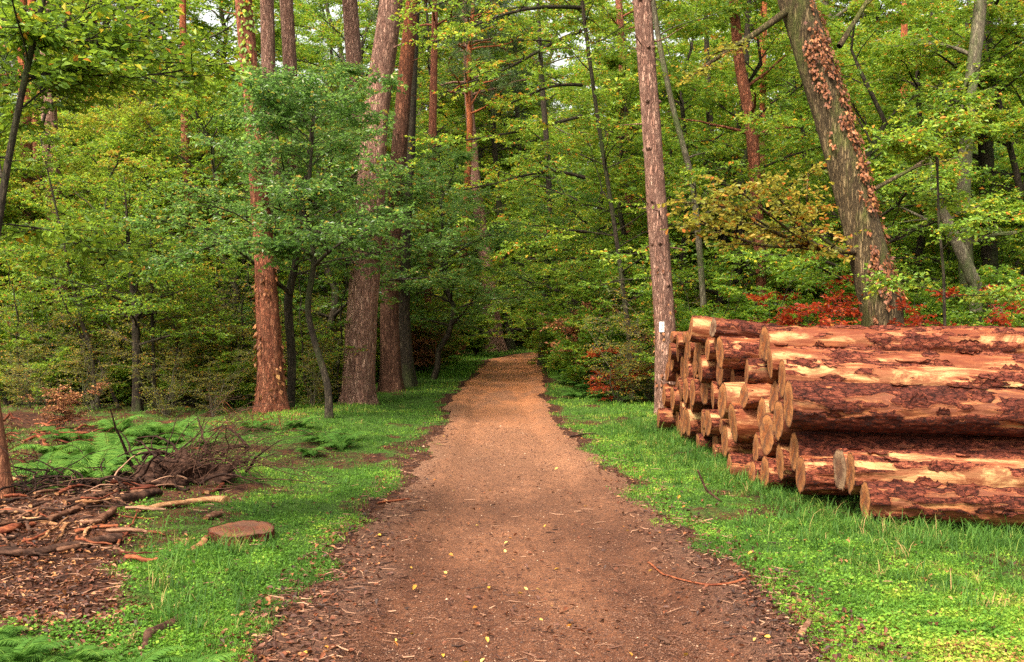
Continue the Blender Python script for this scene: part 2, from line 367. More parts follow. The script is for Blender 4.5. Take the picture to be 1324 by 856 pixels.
def simple_mat(name, stops, scale, stretch=(1, 1, 1), rough=.8, bd=.01):
    t = NT(name)
    n = t.noise(t.coord('Object', stretch), scale, 5, .7)
    o = t.objrnd()
    c = t.ramp(t.math('ADD', n, t.math('MULTIPLY', t.math('SUBTRACT', o, .5), .25)), stops)
    return t.fin(t.bsdf(c, rough, t.bump(n, .8, bd), .08))
M['dead_grey'] = simple_mat('dead_grey', [(.3, (.045, .018, .011)), (.5, (.13, .06, .036)), (.7, (.30, .17, .11))], 9, (1, 4, 4))
M['dead_pale'] = simple_mat('dead_pale', [(.3, (.07, .025, .013)), (.47, (.22, .10, .045)), (.7, (.42, .23, .12))], 9, (1, 4, 4))
M['dead_red'] = simple_mat('dead_red', [(.3, (.035, .010, .007)), (.5, (.11, .028, .015)), (.72, (.28, .09, .04))], 8, (1, 4, 4), .6)
M['dead_dark'] = simple_mat('dead_dark', [(.3, (.012, .007, .006)), (.5, (.036, .018, .013)), (.75, (.12, .06, .04))], 9, (1, 4, 4))
M['pebble'] = simple_mat('pebble', [(.3, (.13, .07, .045)), (.5, (.30, .19, .13)), (.7, (.50, .38, .30))], 3, (1, 1, 1), .7, .002)
def flat_rnd(name, stops, rough=.7):
    t = NT(name); return t.fin(t.bsdf(t.ramp(t.attr('rnd'), stops), rough, None, .3))
M['grit'] = flat_rnd('grit', [(0, (.03, .012, .008)), (.45, (.10, .042, .024)), (.85, (.20, .10, .06)), (1, (.45, .30, .20))])
M['twigs'] = flat_rnd('twigs', [(0, (.03, .014, .010)), (.5, (.12, .05, .03)), (1, (.38, .21, .13))])
M['white_paint'] = simple_mat('white_paint', [(.3, (.6, .6, .58)), (.6, (.8, .8, .78))], 20)
M['black_paint'] = simple_mat('black_paint', [(.3, (.02, .02, .02)), (.6, (.05, .05, .05))], 20)

# ------------------------------------------------------------------ ground and path
PD = np.array([2.0, 4.72, 5.7, 7.3, 8.85, 11.2, 15.4, 19.8, 24.5, 32., 41.6, 48., 55., 62., 70., 80.])
PL = np.array([-1.15, -1.12, -1.08, -1.04, -1.04, -1.04, -1.08, -1.28, -1.24, -1.12, -1.0, .15, 2.0, 4.2, 9.5, 20.])
PR = np.array([1.45, 1.52, 1.42, 1.26, 1.17, 1.06, .80, .70, .86, 1.08, 1.4, 2.2, 4.2, 8.0, 14., 27.])
def pl(y): return np.interp(y, PD, PL)
def pr(y): return np.interp(y, PD, PR)
def gz(x, y):
    x = np.asarray(x, float); y = np.asarray(y, float)
    off = np.maximum(np.maximum(pl(y) - x, x - pr(y)), 0)
    z = (n2(x, y, .35, 3) - .5) * .35 * np.clip(off / 2.5, 0, 1) + (n2(x, y, 1.6, 9) - .5) * .06 * np.clip(off / .5, 0, 1)
    z = z + (n2(x, y, 4.5, 13) - .5) * .07 * np.clip(off / .5, 0, 1) * (y < 25)
    near = np.clip((x - 2.2) / 1.5, 0, 1) * np.clip((20 - y) / 4, 0, 1) * np.clip((y - 4) / 2, 0, 1)
    z = z * (1 - near) + near * (-.045 * np.clip(x - 2.6, 0, 6))
    z = z - .09 * np.clip((np.minimum(x - pl(y), pr(y) - x) - .35) / .3, 0, 1)
    far = np.clip((y - 55) / 60, 0, 1); z = z + far ** 2 * 4.0 + np.clip((np.abs(x) - 30) / 60, 0, 1) ** 2 * 5
    return z

def green(x, y):
    """how green the ground cover is, 0..1"""
    x = np.asarray(x, float); y = np.asarray(y, float)
    rg_ = (n2(x, y, 1.1, 51) - .5) * 1.1 + (n2(x, y, 4.5, 52) - .5) * .5
    u = pl(y) - x + rg_ * np.interp(y, [5, 20], [1, .5]); v = x - pr(y) + rg_ * np.interp(y, [5, 20], [.9, .5])
    lf = np.clip((u + .10) / .35, 0, 1) * np.interp(u, [0, 2.6, 4.5, 30], [1, .95, .50, .34])
    soil = np.clip((-.375 * y - x) / .35, 0, 1) * np.clip((y - 5.05) / .3, 0, 1) * np.clip((9.6 - y) / .8, 0, 1)
    lf = lf * (1 - .93 * soil)
    brush = np.clip(1.4 - np.hypot((x + 3.1) / 1.2, (y - 9.4) / .9), 0, 1)
    lf = lf * (1 - .75 * np.clip(brush * 1.2 + (n2(x, y, 2.5, 45) - .6) * 2, 0, 1) * (brush > 0))
    rt = np.clip((v + .12) / .3, 0, 1) * np.interp(v, [0, 2.2, 4, 30], [1, 1, .6, .45])
    g = np.where(x < (pl(y) + pr(y)) / 2, lf, rt)
    far = np.interp(y, [30, 60, 90], [1, .7, .5])
    bare = np.clip((n2(x, y, .8, 57) - .56) * 7, 0, 1) * .55
    return np.clip(g * far * (1 - bare), 0, 1)

def grid_mesh(name, xs, ys, zf, mat, attr, af, dz=0):
    X, Y = np.meshgrid(xs, ys); Z = zf(X, Y) + dz
    ny, nx = X.shape
    i = np.arange(ny - 1)[:, None] * nx + np.arange(nx - 1)[None]
    q = np.stack([i, i + 1, i + nx + 1, i + nx], -1).reshape(-1, 4)
    b = MB(); b.add(np.stack([X, Y, Z], -1), q, a=af(X, Y).ravel()); return b.build(name, mat, attr=attr)
def sp_(lo, hi, n, p):
    t = np.linspace(-1, 1, n); s = np.sign(t) * np.abs(t) ** p
    return (lo + hi) / 2 + s * (hi - lo) / 2
ys = np.concatenate([np.arange(-25, 2, 2.5), np.arange(2, 20, .08), np.arange(20, 60, .35), np.linspace(60, 260, 70)])
xs = np.concatenate([np.linspace(-150, -14, 40), np.arange(-13.8, -5, .25), np.arange(-5, 5, .08), np.arange(5, 14, .25), np.linspace(14.2, 150, 40)])
tag(grid_mesh('ground', xs, ys, gz, M['ground'], 'green', green), kind='structure')

yy = np.concatenate([np.arange(.5, 16, .05), np.arange(16, 80, .2)])
tt = np.linspace(-1, 1, 61)
Y, T = np.meshgrid(yy, tt, indexing='ij')
cx, hw = (pl(Y) + pr(Y)) / 2, (pr(Y) - pl(Y)) / 2
rag = .93 + (n2(Y * 1.0, T * 0 + np.sign(T) * 5, 1.1, 21) - .5) * .35 + (n2(Y, T * 0 + np.sign(T) * 5, 6, 27) - .5) * .12
wid = hw * rag + np.where(T < 0, np.interp(Y, [4, 8, 12], [.26, .16, 0]), np.interp(Y, [4, 8, 12], [.1, .06, 0]))
X = cx + T * wid
off = np.abs(T)
Z = gz(X, Y) * np.clip((off - .8) / .2, 0, 1) * .0 + np.maximum(gz(X, Y), -.035) + .012 * (1 - off ** 6) + (n2(X, Y, 3.2, 31) - .5) * .035 * (1 - off ** 4) + (n2(X, Y, 14, 33) - .5) * .014 * (1 - off ** 4) + .006
Z = Z - .02 * np.exp(-((np.abs(T) - .55) / .16) ** 2)
Z = np.maximum(Z, gz(X, Y) + .005)
ny, nx = Y.shape; i = np.arange(ny - 1)[:, None] * nx + np.arange(nx - 1)[None]
b = MB(); edge_a = np.clip((off - .62) / .38, 0, 1) * np.where(T < 0, 1.0, .75) * np.interp(Y, [4, 14, 24], [1, .85, .5]) + np.interp(Y, [4, 6.5, 9.5], [.34, .22, 0])
b.add(np.stack([X, Y, Z], -1), np.stack([i, i + 1, i + nx + 1, i + nx], -1).reshape(-1, 4), a=edge_a.ravel())
tag(b.build('path', M['path'], attr='edge'), kind='structure')
def surf(x, y):
    """top of the ground or, inside the track, of the path"""
    g = gz(x, y); q = np.clip(1 - np.abs(x - (pl(y) + pr(y)) / 2) / ((pr(y) - pl(y)) / 2), 0, 1)
    k = 1 - (1 - q) ** 4
    q0 = 1 - np.abs(x - (pl(y) + pr(y)) / 2) / ((pr(y) - pl(y)) / 2)
    p_ = np.maximum(g, -.035) + .008 + .010 * k + (n2(x, y, 3.2, 31) - .5) * .035 * k + (n2(x, y, 14, 33) - .5) * .014 * k - .012 * np.exp(-((q - .45) / .16) ** 2)
    return np.where(q0 > -.3, p_, g)

# ------------------------------------------------------------------ leaves, limbs, trees
def leaves(mb, P, D, size, rng, flat=.55, aspect=.55, fold=.18, rnd=None, lobed=False):
    """folded leaf blades at points P, growing along D, faces mostly up"""
    n = len(P)
    if n == 0: return
    L = size * rng.uniform(.65, 1.25, n)[:, None]
    a = nrm(D + rng.normal(0, .35, (n, 3)) + np.array([0, 0, -.25]))
    up = nrm(np.array([0, 0, 1.]) + rng.normal(0, flat, (n, 3)))
    bb = nrm(np.cross(a, up)); nn = np.cross(bb, a)
    w = L * aspect * .5
    P = np.asarray(P)
    r = rng.uniform(0, 1, n) if rnd is None else rnd
    if lobed:
        v = np.stack([P, P + a*L*.35 + bb*w*.8 + nn*L*fold, P + a*L*.75 + bb*w + nn*L*fold, P + a*L, P + a*L*.75 - bb*w + nn*L*fold, P + a*L*.35 - bb*w*.8 + nn*L*fold], 1)
        i = np.arange(n)[:, None] * 6
        q = np.concatenate([i + np.array([[0, 1, 2, 3]]), i + np.array([[0, 3, 4, 5]])])
        mb.add(v, q, a=np.repeat(r, 6))
    else:
        v = np.stack([P, P + a*L*.5 + bb*w + nn*L*fold, P + a*L, P + a*L*.5 - bb*w + nn*L*fold], 1)
        i = np.arange(n)[:, None] * 4
        t = np.concatenate([i + np.array([[0, 1, 2]]), i + np.array([[0, 2, 3]])])
        mb.add(v, tris=t, a=np.repeat(r, 4))

def azel(az, el):
    return np.stack([np.cos(az) * np.cos(el), np.sin(az) * np.cos(el), np.sin(el)], -1)

def polylen(P): return np.linalg.norm(np.diff(P, axis=1), axis=2).sum(1)

def sub(rng, P, Rr, n, lfac, srange, K, ang, dang, eld, elk=.5, rfac=.5, maxr=.02, minr=.002, labs=None, seg_az=.25, up=0.):
    """n children on each polyline of P (N,K0,3); alternate sides; returns (polylines, radii, s)"""
    N, K0, _ = P.shape
    s = rng.uniform(srange[0], srange[1], (N, n)); s.sort(1)
    f = s * (K0 - 1); i0 = np.clip(f.astype(int), 0, K0 - 2); fr = (f - i0)[..., None]
    idx = np.arange(N)[:, None]
    st = P[idx, i0] * (1 - fr) + P[idx, i0 + 1] * fr
    dr = nrm(P[idx, i0 + 1] - P[idx, i0])
    r0 = (Rr[idx, i0] * (1 - fr[..., 0]) + Rr[idx, i0 + 1] * fr[..., 0])
    az = np.arctan2(dr[..., 1], dr[..., 0]); el = np.arcsin(np.clip(dr[..., 2], -1, 1))
    side = np.where((np.arange(n)[None] + rng.integers(0, 2, (N, 1))) % 2 == 0, 1, -1)
    az = az + side * (ang + rng.normal(0, dang, (N, n))); el = el * elk + rng.normal(up, eld, (N, n))
    Lp = polylen(P)[:, None]
    L = (labs * rng.uniform(.6, 1.3, (N, n)) if labs is not None else Lp * lfac * (1.15 - s * .75) * rng.uniform(.6, 1.25, (N, n)))
    az = az.ravel(); el = el.ravel(); L = L.ravel(); st = st.reshape(-1, 3)
    pts = [st]
    for k in range(K - 1):
        pts.append(pts[-1] + azel(az, el) * (L / (K - 1))[:, None])
        az = az + rng.normal(0, seg_az, len(az)); el = el * .85 + rng.normal(0, seg_az * .6, len(el))
    Q = np.stack(pts, 1)
    ra = np.clip(r0.ravel() * rfac, minr * 1.2, maxr)[:, None] * np.linspace(1, .35, K)[None]
    return Q, np.maximum(ra, minr), s.ravel()

def foliage(rng, wood, lv, P, Rr, n2_=10, n3=5, n4=9, leaf=.07, l2=.42, l3=.3, flat=.55, s0=.2, twig3=True, ang=.9, aspect=.55, lobed=False, eld=.22, clump=True, droop=0.):
    """twigs and leaves on limbs P (N,K,3)"""
    Q, qr, _ = sub(rng, P, Rr, n2_, l2, (s0, 1.0), 5, ang, .25, eld, maxr=.02, minr=.0035, up=-droop)
    wood.tubes(Q, qr, 4)
    Q2 = np.concatenate([Q, P[:, -3:][:, [0, 1, 1, 2, 2]] * np.array([1, 1, .5, .5, 1])[None, :, None] + P[:, -3:][:, [0, 1, 2, 1, 2]] * np.array([0, 0, .5, .5, 0])[None, :, None]]) if False else Q
    T, tr, _ = sub(rng, Q2, np.full(Q2.shape[:2], .006), n3, .5, (.12, 1.0), 3, .8, .3, .25, labs=l3, maxr=.005, minr=.0022, up=-droop * .5)
    if twig3: wood.tubes(T, tr, 3)
    N = len(T)
    s = np.linspace(.12, 1.0, n4)[None] + rng.normal(0, .04, (N, n4)); s = np.clip(s, 0, 1)
    f = s * 2; i0 = np.clip(f.astype(int), 0, 1); fr = (f - i0)[..., None]; idx = np.arange(N)[:, None]
    p = T[idx, i0] * (1 - fr) + T[idx, i0 + 1] * fr
    d = nrm(T[idx, i0 + 1] - T[idx, i0])
    sd = nrm(np.cross(d, np.array([0, 0, 1.]))) * np.where(np.arange(n4) % 2 == 0, 1, -1)[None, :, None]
    D = d * .5 + sd * .85
    # brightness varies spray by spray as well as leaf by leaf
    tw = np.repeat(rng.normal(0, .16, N), n4) if clump else 0
    rnd = np.clip(rng.normal(.42, .17, N * n4) + tw, 0, 1); odd = rng.random(N * n4) < .06; rnd[odd] = rng.uniform(.9, 1.25, odd.sum())
    leaves(lv, p.reshape(-1, 3), D.reshape(-1, 3), leaf, rng, flat + .25, aspect, rnd=rnd, lobed=lobed)

def trunk_line(rng, H, wob=.012, K=16, lean=(0, 0)):
    z = np.linspace(0, H, K); w = np.cumsum(rng.normal(0, H * wob, (K, 2)), 0); w -= w[0]
    return np.stack([w[:, 0] + lean[0] * z / H, w[:, 1] + lean[1] * z / H, z], -1)

def limbs_on(rng, T, tr, n, zlo, zhi, Lf, el0=.7, eld=.55, K=7, az0=0, azr=None, rf=.45, jit=.35):
    """n limbs leaving trunk line T between heights zlo..zhi; Lf(t) length by relative height"""
    z = np.sort(rng.uniform(zlo, zhi, n)); t = (z - zlo) / max(zhi - zlo, 1e-6)
    st = np.stack([np.interp(z, T[:, 2], T[:, k]) for k in range(3)], -1)
    r0 = np.interp(z, T[:, 2], tr) * rf
    az = az0 + np.arange(n) * 2.4 + rng.normal(0, .4, n) if azr is None else rng.uniform(azr[0], azr[1], n)
    L = np.array([Lf(k) for k in t]) * rng.uniform(.7, 1.15, n)
    el = el0 * (.55 + .6 * t) + rng.normal(0, .12, n)
    pts = [st]
    for k in range(K - 1):
        pts.append(pts[-1] + azel(az, el) * (L / (K - 1))[:, None]); az = az + rng.normal(0, jit * .5, n); el = el - eld / K + rng.normal(0, jit * .3, n)
    P = np.stack(pts, 1)
    return P, np.maximum(r0[:, None] * np.linspace(1, .16, K)[None] ** .9, .005)

def make_proto(kind, seed):
    rng = np.random.default_rng(seed); wood, lv = MB(), MB()
    if kind == 'understorey':       # small oak or holly-like tree with a dense crown
        H = 6.5; T = trunk_line(rng, H, .022); tr = .085 * (1 - T[:, 2] / H) ** .8 + .012
        wood.tubes(T, tr, 8)
        P, pr_ = limbs_on(rng, T, tr, 22, 1.1, H * .97, lambda t: 2.3 * (1 - t) ** .45 * (0.55 + .7 * min(t * 3, 1)) + .4, .65, .5)
        wood.tubes(P, pr_, 5); foliage(rng, wood, lv, P, pr_, 13, 7, 13, .066, eld=.35, twig3=False)
    elif kind == 'beech':           # layered sprays nearly to the ground
        H = 11; T = trunk_line(rng, H, .010); tr = .12 * (1 - T[:, 2] / H) ** .8 + .012
        wood.tubes(T, tr, 8)
        P, pr_ = limbs_on(rng, T, tr, 34, .9, H * .97, lambda t: 3.6 * (1 - t) ** .6 + .5, .5, .65)
        wood.tubes(P, pr_, 5); foliage(rng, wood, lv, P, pr_, 14, 7, 13, .074, flat=.5, eld=.28, twig3=False)
    elif kind == 'tall':            # large broadleaf for the far woods
        H = 19; T = trunk_line(rng, H, .012, 20); tr = .22 * (1 - T[:, 2] / H) ** .8 + .015
        wood.tubes(T, tr, 8)
        P, pr_ = limbs_on(rng, T, tr, 46, 1.4, H * .98, lambda t: 4.6 * (1 - t) ** .45 + .6, .6, .6)
        wood.tubes(P, pr_, 5); foliage(rng, wood, lv, P, pr_, 14, 6, 13, .115, l3=.5, flat=.5, eld=.22, twig3=False)
    elif kind == 'shrub':           # many stemmed, leafy to the ground
        n = 9; P, pr_ = [], []
        for k in range(n):
            T = trunk_line(rng, rng.uniform(1.6, 3.0), .03, 9, rng.normal(0, .55, 2)); P.append(T); pr_.append(.022 * (1 - np.linspace(0, .8, 9)))
        P = np.array(P); pr_ = np.array(pr_); wood.tubes(P, pr_, 5)
        L, lr, _ = sub(rng, P, pr_, 6, .42, (.1, 1), 6, 1.0, .9, .3, elk=.3, maxr=.012, minr=.004, up=.2)
        wood.tubes(L, lr, 4); foliage(rng, wood, lv, L, lr, 7, 5, 10, .068, l2=.5, l3=.22, twig3=False, s0=.05)
    elif kind == 'sapling':         # thin, sparse, see-through
        H = 4.2; T = trunk_line(rng, H, .018, 12); tr = .026 * (1 - T[:, 2] / H) ** .8 + .006
        wood.tubes(T, tr, 6)
        P, pr_ = limbs_on(rng, T, tr, 15, .5, H * .97, lambda t: 1.3 * (1 - t) ** .5 + .3, .75, .4)
        wood.tubes(P, pr_, 4); foliage(rng, wood, lv, P, pr_, 7, 4, 8, .062, flat=.4, eld=.18, l3=.22)
    elif kind == 'bare':            # understorey thicket of bare twigs with few leaves
        n = 12; P, pr_ = [], []
        for k in range(n):
            T = trunk_line(rng, rng.uniform(1.0, 2.6), .035, 9, rng.normal(0, .6, 2)); P.append(T); pr_.append(.012 * (1 - np.linspace(0, .8, 9)))
        P = np.array(P); pr_ = np.array(pr_); wood.tubes(P, pr_, 4)
        L, lr, _ = sub(rng, P, pr_, 7, .35, (.1, 1), 6, 1.0, .9, .4, elk=.3, maxr=.006, minr=.003, up=.2)
        wood.tubes(L, lr, 3); foliage(rng, wood, lv, L, lr, 4, 2, 4, .055, l2=.5, l3=.2, twig3=True)
    elif kind == 'red':             # young beech with copper leaves
        n = 6; P, pr_ = [], []
        for k in range(n):
            T = trunk_line(rng, rng.uniform(1.0, 2.1), .02, 9, rng.normal(0, .4, 2)); P.append(T); pr_.append(.014 * (1 - np.linspace(0, .8, 9)))
        P = np.array(P); pr_ = np.array(pr_); wood.tubes(P, pr_, 5)
        L, lr, _ = sub(rng, P, pr_, 5, .42, (.2, 1), 6, 1.0, .8, .25, elk=.2, maxr=.008, minr=.003, up=.15)
        wood.tubes(L, lr, 4); foliage(rng, wood, lv, L, lr, 5, 3, 7, .068, l2=.45, l3=.2, twig3=True, flat=.35, s0=.1)
    elif kind == 'pinecrown':       # dark, tufted, high up; its trunk is built per tree
        H = 20; T = trunk_line(rng, H, .004, 16); tr = .20 * (1 - T[:, 2] / H) ** .6 + .012
        wood.tubes(T, tr, 9)
        P, pr_ = limbs_on(rng, T, tr, 26, 10.5, H, lambda t: 3.0 * (1 - t) ** .5 + .5, .35, .2, jit=.5)
        P2, pr2 = limbs_on(rng, T, tr, 7, 5, 10.5, lambda t: .9, .1, .5, jit=.6); wood.tubes(P2, pr2 * .6, 4)
        wood.tubes(P, pr_, 5)
        Q, qr, _ = sub(rng, P, pr_, 9, .38, (.35, 1), 4, .8, .4, .3, maxr=.02, minr=.004, up=.15); wood.tubes(Q, qr, 4)
        Tt, ttr, _ = sub(rng, Q, qr, 6, .5, (.3, 1), 3, .7, .6, .4, labs=.25, up=.3)
        N = len(Tt); m = 16
        p = np.repeat(Tt[:, 1:].mean(1), m, 0) + rng.normal(0, .07, (N * m, 3))
        leaves(lv, p, rng.normal(0, 1, (N * m, 3)) + [0, 0, .6], .16, rng, 1.5, .12, .05)
    return wood, lv

PROTO = {}
def proto(kind, seed, bark, leaf):
    key = (kind, seed, bark, leaf)
    if key not in PROTO:
        base = (kind, seed)
        if base not in PROTO: PROTO[base] = make_proto(kind, seed)
        w, l = PROTO[base]
        PROTO[key] = (w.mesh(kind + '_trunk', [M[bark]]), l.mesh(kind + '_crown', [M[leaf]], smooth=False))
    return PROTO[key]

def plant(name, kind, seed, bark, leaf, x, y, label, cat, group=None, sc=1.0, rz=None, part='crown'):
    w, l = proto(kind, seed, bark, leaf)
    t = thing(name, (x, y, float(gz(x, y)) - .03), label, cat, group, R.uniform(0, 6.28) if rz is None else rz, sc)
    mkobj('trunk' if kind not in ('shrub', 'bare', 'red') else 'stems', w, t); mkobj(part, l, t)
    return t

def px_line(pts, d, K=40):
    """pts: photo pixels [(px, py, width px)], first the base; d depth (or list) -> polyline and radii in metres"""
    pts = np.array(pts, float); dd = np.broadcast_to(np.asarray(d, float), (len(pts),))
    P = np.array([at(a, b_, c) for (a, b_, _), c in zip(pts, dd)]); r = pts[:, 2] / F * dd / 2
    s = np.concatenate([[0], np.cumsum(np.linalg.norm(np.diff(P, axis=0), axis=1))])
    t = np.linspace(0, s[-1], K)
    # smooth by averaging a dense linear resample
    Q = np.stack([np.interp(t, s, P[:, k]) for k in range(3)], -1); rr = np.interp(t, s, r)
    for _ in range(4):
        Q[1:-1] = (Q[:-2] + 2 * Q[1:-1] + Q[2:]) / 4; rr[1:-1] = (rr[:-2] + 2 * rr[1:-1] + rr[2:]) / 4
    return Q, rr

def big_trunk(mb, Q, rr, sides=36, amp=.05, seed=0, flare=.5):
    """a trunk with uneven bark, ridges and root flare"""
    K = len(Q); zz = Q[:, 2] - Q[0, 2]
    T = nrm(np.gradient(Q, axis=0)); U = nrm(np.cross(T, np.array([0, 1., 0]) + 0 * T)); Wv = np.cross(T, U)
    an = np.arange(sides) / sides * 2 * np.pi
    ca, sa = np.cos(an)[None], np.sin(an)[None]
    P3 = np.stack([ca * 3.0 + 0 * zz[:, None], sa * 3.0 + 0 * zz[:, None], zz[:, None] * 1.6 + 0 * ca], -1)
    nzs = fbm(P3, seed, 4) - .5; nzb = fbm(P3 * .35, seed + 3, 2) - .5
    lobes = np.cos(an * 5 + seed)[None] * .5 + .5
    fl = np.exp(-np.maximum(zz, 0) / .28)[:, None] * flare * (.35 + .8 * lobes)
    r = rr[:, None] * (1 + amp * 2.0 * nzs + .18 * nzb + fl)
    V = Q[:, None] + r[..., None] * (ca[..., None] * U[:, None] + sa[..., None] * Wv[:, None])
    k = np.arange(K - 1)[:, None]; j = np.arange(sides)[None]; j2 = (j + 1) % sides
    mb.add(V, np.stack([k * sides + j, k * sides + j2, (k + 1) * sides + j2, (k + 1) * sides + j], -1).reshape(-1, 4))

def extend_up(Q, rr, H, taper=.35, K=14):
    """carry a trunk on above the picture up to height H along its last direction"""
    d = nrm(Q[-1] - Q[-6]); d = nrm(d * np.array([.6, .6, 1])); n = (H - Q[-1, 2]) / max(d[2], .3)
    if n <= 0: return Q, rr
    t = np.linspace(0, 1, K + 1)[1:]
    Q2 = Q[-1] + d * (t * n)[:, None]; r2 = rr[-1] * (1 - (1 - taper) * t)
    return np.concatenate([Q, Q2]), np.concatenate([rr, r2])

def pine(pts, d, label, bark='bark_pine', H=21, seed=1, name='pine_tree', cat='pine tree', crown=True, cr=3.0, stubs=6, flare=.5, group=None, sides=36, needles=True):
    rng = np.random.default_rng(seed)
    Q, rr = px_line(pts, d, 60)
    base = Q[0].copy(); base[2] = float(gz(base[0], base[1])) - .05
    Q[0, 2] = min(Q[0, 2], base[2])
    QQ, r2 = extend_up(Q, rr, H)
    t = thing(name, base, label, cat, group)
    mb = MB(); big_trunk(mb, QQ - base, r2, sides, .06, seed, flare)
    S = QQ - base
    if stubs:
        P, prr = limbs_on(rng, S, r2, stubs, 2.2, min(8, H * .5), lambda k: rng.uniform(.15, .9), .15, .3, K=5, rf=.12, jit=.6)
        mb.tubes(P, prr, 5)
    if needles:
        P, prr = limbs_on(rng, S, r2, 22, H * .55, H - .2, lambda k: cr * (1 - k) ** .5 + .5, .35, .2, jit=.5, rf=.4)
        mb.tubes(P, prr, 5)
        Qq, qr, _ = sub(rng, P, prr, 8, .38, (.3, 1), 4, .8, .4, .3, maxr=.02, minr=.004, up=.15); mb.tubes(Qq, qr, 4)
        Tt, ttr, _ = sub(rng, Qq, qr, 5, .5, (.3, 1), 3, .7, .6, .4, labs=.25, up=.3)
        N = len(Tt); m = 12; lv = MB()
        p = np.repeat(Tt[:, 1:].mean(1), m, 0) + rng.normal(0, .08, (N * m, 3))
        leaves(lv, p, rng.normal(0, 1, (N * m, 3)) + [0, 0, .6], .18, rng, 1.5, .14, .05)
    mb.build('trunk', M[bark], t)
    if needles: lv.build('crown', M['needle'], t, smooth=False)
    return t, S, r2

def wrap(t, S, rr, zlo, zhi, n, size, mat, name='ivy', azr=(0, 6.28), seed=0, clumpy=.5, th=.03):
    """leaves clinging to a trunk"""
    rng = np.random.default_rng(seed + 100)
    z = rng.uniform(zlo, zhi, n * 3); az = rng.uniform(azr[0], azr[1], n * 3)
    keep = fbm(np.stack([np.cos(az) * 1.5, np.sin(az) * 1.5, z * 1.6], -1), seed, 3) > clumpy
    z = z[keep][:n]; az = az[keep][:n]
    c = np.stack([np.interp(z, S[:, 2], S[:, k]) for k in range(3)], -1); r = np.interp(z, S[:, 2], rr)
    o = np.stack([np.cos(az), np.sin(az), 0 * az], -1)
    p = c + o * (r * 1.06 + rng.uniform(0, th, len(z)))[:, None]
    lv = MB(); m = len(p); L = size * rng.uniform(.4, 1.5, m)[:, None]
    a = nrm(np.array([0, 0, -1.]) + rng.normal(0, .45, (m, 3)) + o * .3); nn = nrm(o + rng.normal(0, .35, (m, 3))); bb = nrm(np.cross(a, nn)); w = L * .36
    v = np.stack([p, p + a*L*.4 + bb*w - nn*L*.1, p + a*L, p + a*L*.4 - bb*w - nn*L*.1], 1); i = np.arange(m)[:, None] * 4
    lv.add(v, tris=np.concatenate([i + np.array([[0, 1, 2]]), i + np.array([[0, 2, 3]])]), a=np.repeat(np.clip(rng.normal(.38, .25, m), 0, 1), 4))
    lv.build(name, mat, t, smooth=False)

def px_limbs(lines, d, widths, base, K=9):
    """limbs drawn as photo polylines at a depth -> (N,K,3) relative to base"""
    out, rs = [], []
    for n, (l, w) in enumerate(zip(lines, widths)):
        dd = d[n] if hasattr(d, '__len__') else d
        Q, rr = px_line([(a, b_, w) for a, b_ in l], dd if not isinstance(dd, tuple) else np.linspace(dd[0], dd[1], len(l)), K)
        out.append(Q - base); rs.append(rr * np.linspace(1, .35, K))
    return np.array(out), np.array(rs)

# ---------------- trunks the photo shows one by one
t1, S, r_ = pine([(462, 523, 42), (468, 420, 40), (476, 300, 37), (486, 150, 34), (506, 0, 31)], 19.4, 'thick pinkish pine trunk beside the path verge, stoutest on the side across from the logs', seed=3)
t2, S, r_ = pine([(352, 536, 36), (348, 430, 30), (340, 300, 25), (327, 150, 22), (315, 0, 22)], 17.3, 'straight reddish pine trunk wrapped in ivy high up, standing behind the brush heap', 'bark_red', seed=5)
wrap(t2, S, r_, 4.4, 8.5, 900, .075, M['leaf_lime'], 'ivy', seed=4, clumpy=.46)
wrap(t2, S, r_, .3, 2.6, 260, .075, M['leaf_dead'], 'creeper', seed=9, clumpy=.5)
t3, S, r_ = pine([(506, 508, 28), (503, 400, 23), (512, 250, 21), (522, 120, 19), (533, 0, 18)], 22.5, 'slim orange-topped pine trunk directly behind the thick pinkish pine', 'bark_topped', seed=7)
pb = np.array([0, 0, 0.])
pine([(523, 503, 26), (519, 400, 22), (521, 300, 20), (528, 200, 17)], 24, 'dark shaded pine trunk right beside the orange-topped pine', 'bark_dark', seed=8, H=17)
pine([(377, 500, 20), (370, 380, 19), (352, 200, 18), (347, 90, 18), (345, 0, 18)], 25, 'pale pink pine trunk rising between the ivy-wrapped pine and its neighbours', seed=11)
pine([(392, 492, 19), (385, 300, 18), (376, 100, 17), (370, 0, 17)], 29, 'slender pink pine trunk just beyond the pale pink pine', seed=12)
pine([(470, 495, 23), (468, 230, 21), (460, 110, 20), (452, 0, 19)], 28, 'grey-pink pine trunk whose foot hides behind the thick pinkish pine', seed=13)
pine([(42, 498, 15), (38, 300, 14), (34, 180, 14), (29, 60, 13)], 24.5, 'bright orange pine trunk, outer one of a twin pair deep in the woods', 'bark_orange', seed=14)
pine([(54, 496, 12), (49, 300, 11), (45, 180, 11), (42, 60, 11)], 25.5, 'thin orange pine trunk, inner one of a twin pair deep in the woods', 'bark_orange', seed=15)
pine([(93, 505, 24), (80, 380, 22), (70, 260, 21), (62, 120, 20), (58, 0, 18)], 23, 'dull grey-red pine trunk between the twin orange pines and the thin red pine', seed=16)
pine([(256, 502, 11), (251, 400, 10), (246, 300, 10), (240, 200, 11), (237, 60, 9)], 23.5, 'thin red forked pine trunk standing free among the leaves', 'bark_orange', seed=17, H=18)
pine([(640, 445, 25), (635, 400, 21), (625, 320, 17), (614, 230, 14), (606, 120, 11)], 52, 'grey-pink pine trunk standing where the path bends out of sight', 'bark_pine', seed=18, H=24)
pine([(660, 442, 11), (655, 380, 9), (648, 300, 8), (640, 200, 7)], 56, 'dark slim trunk next to the pine at the path bend', 'bark_dark', seed=19, H=20, name='slim_tree', cat='tree')
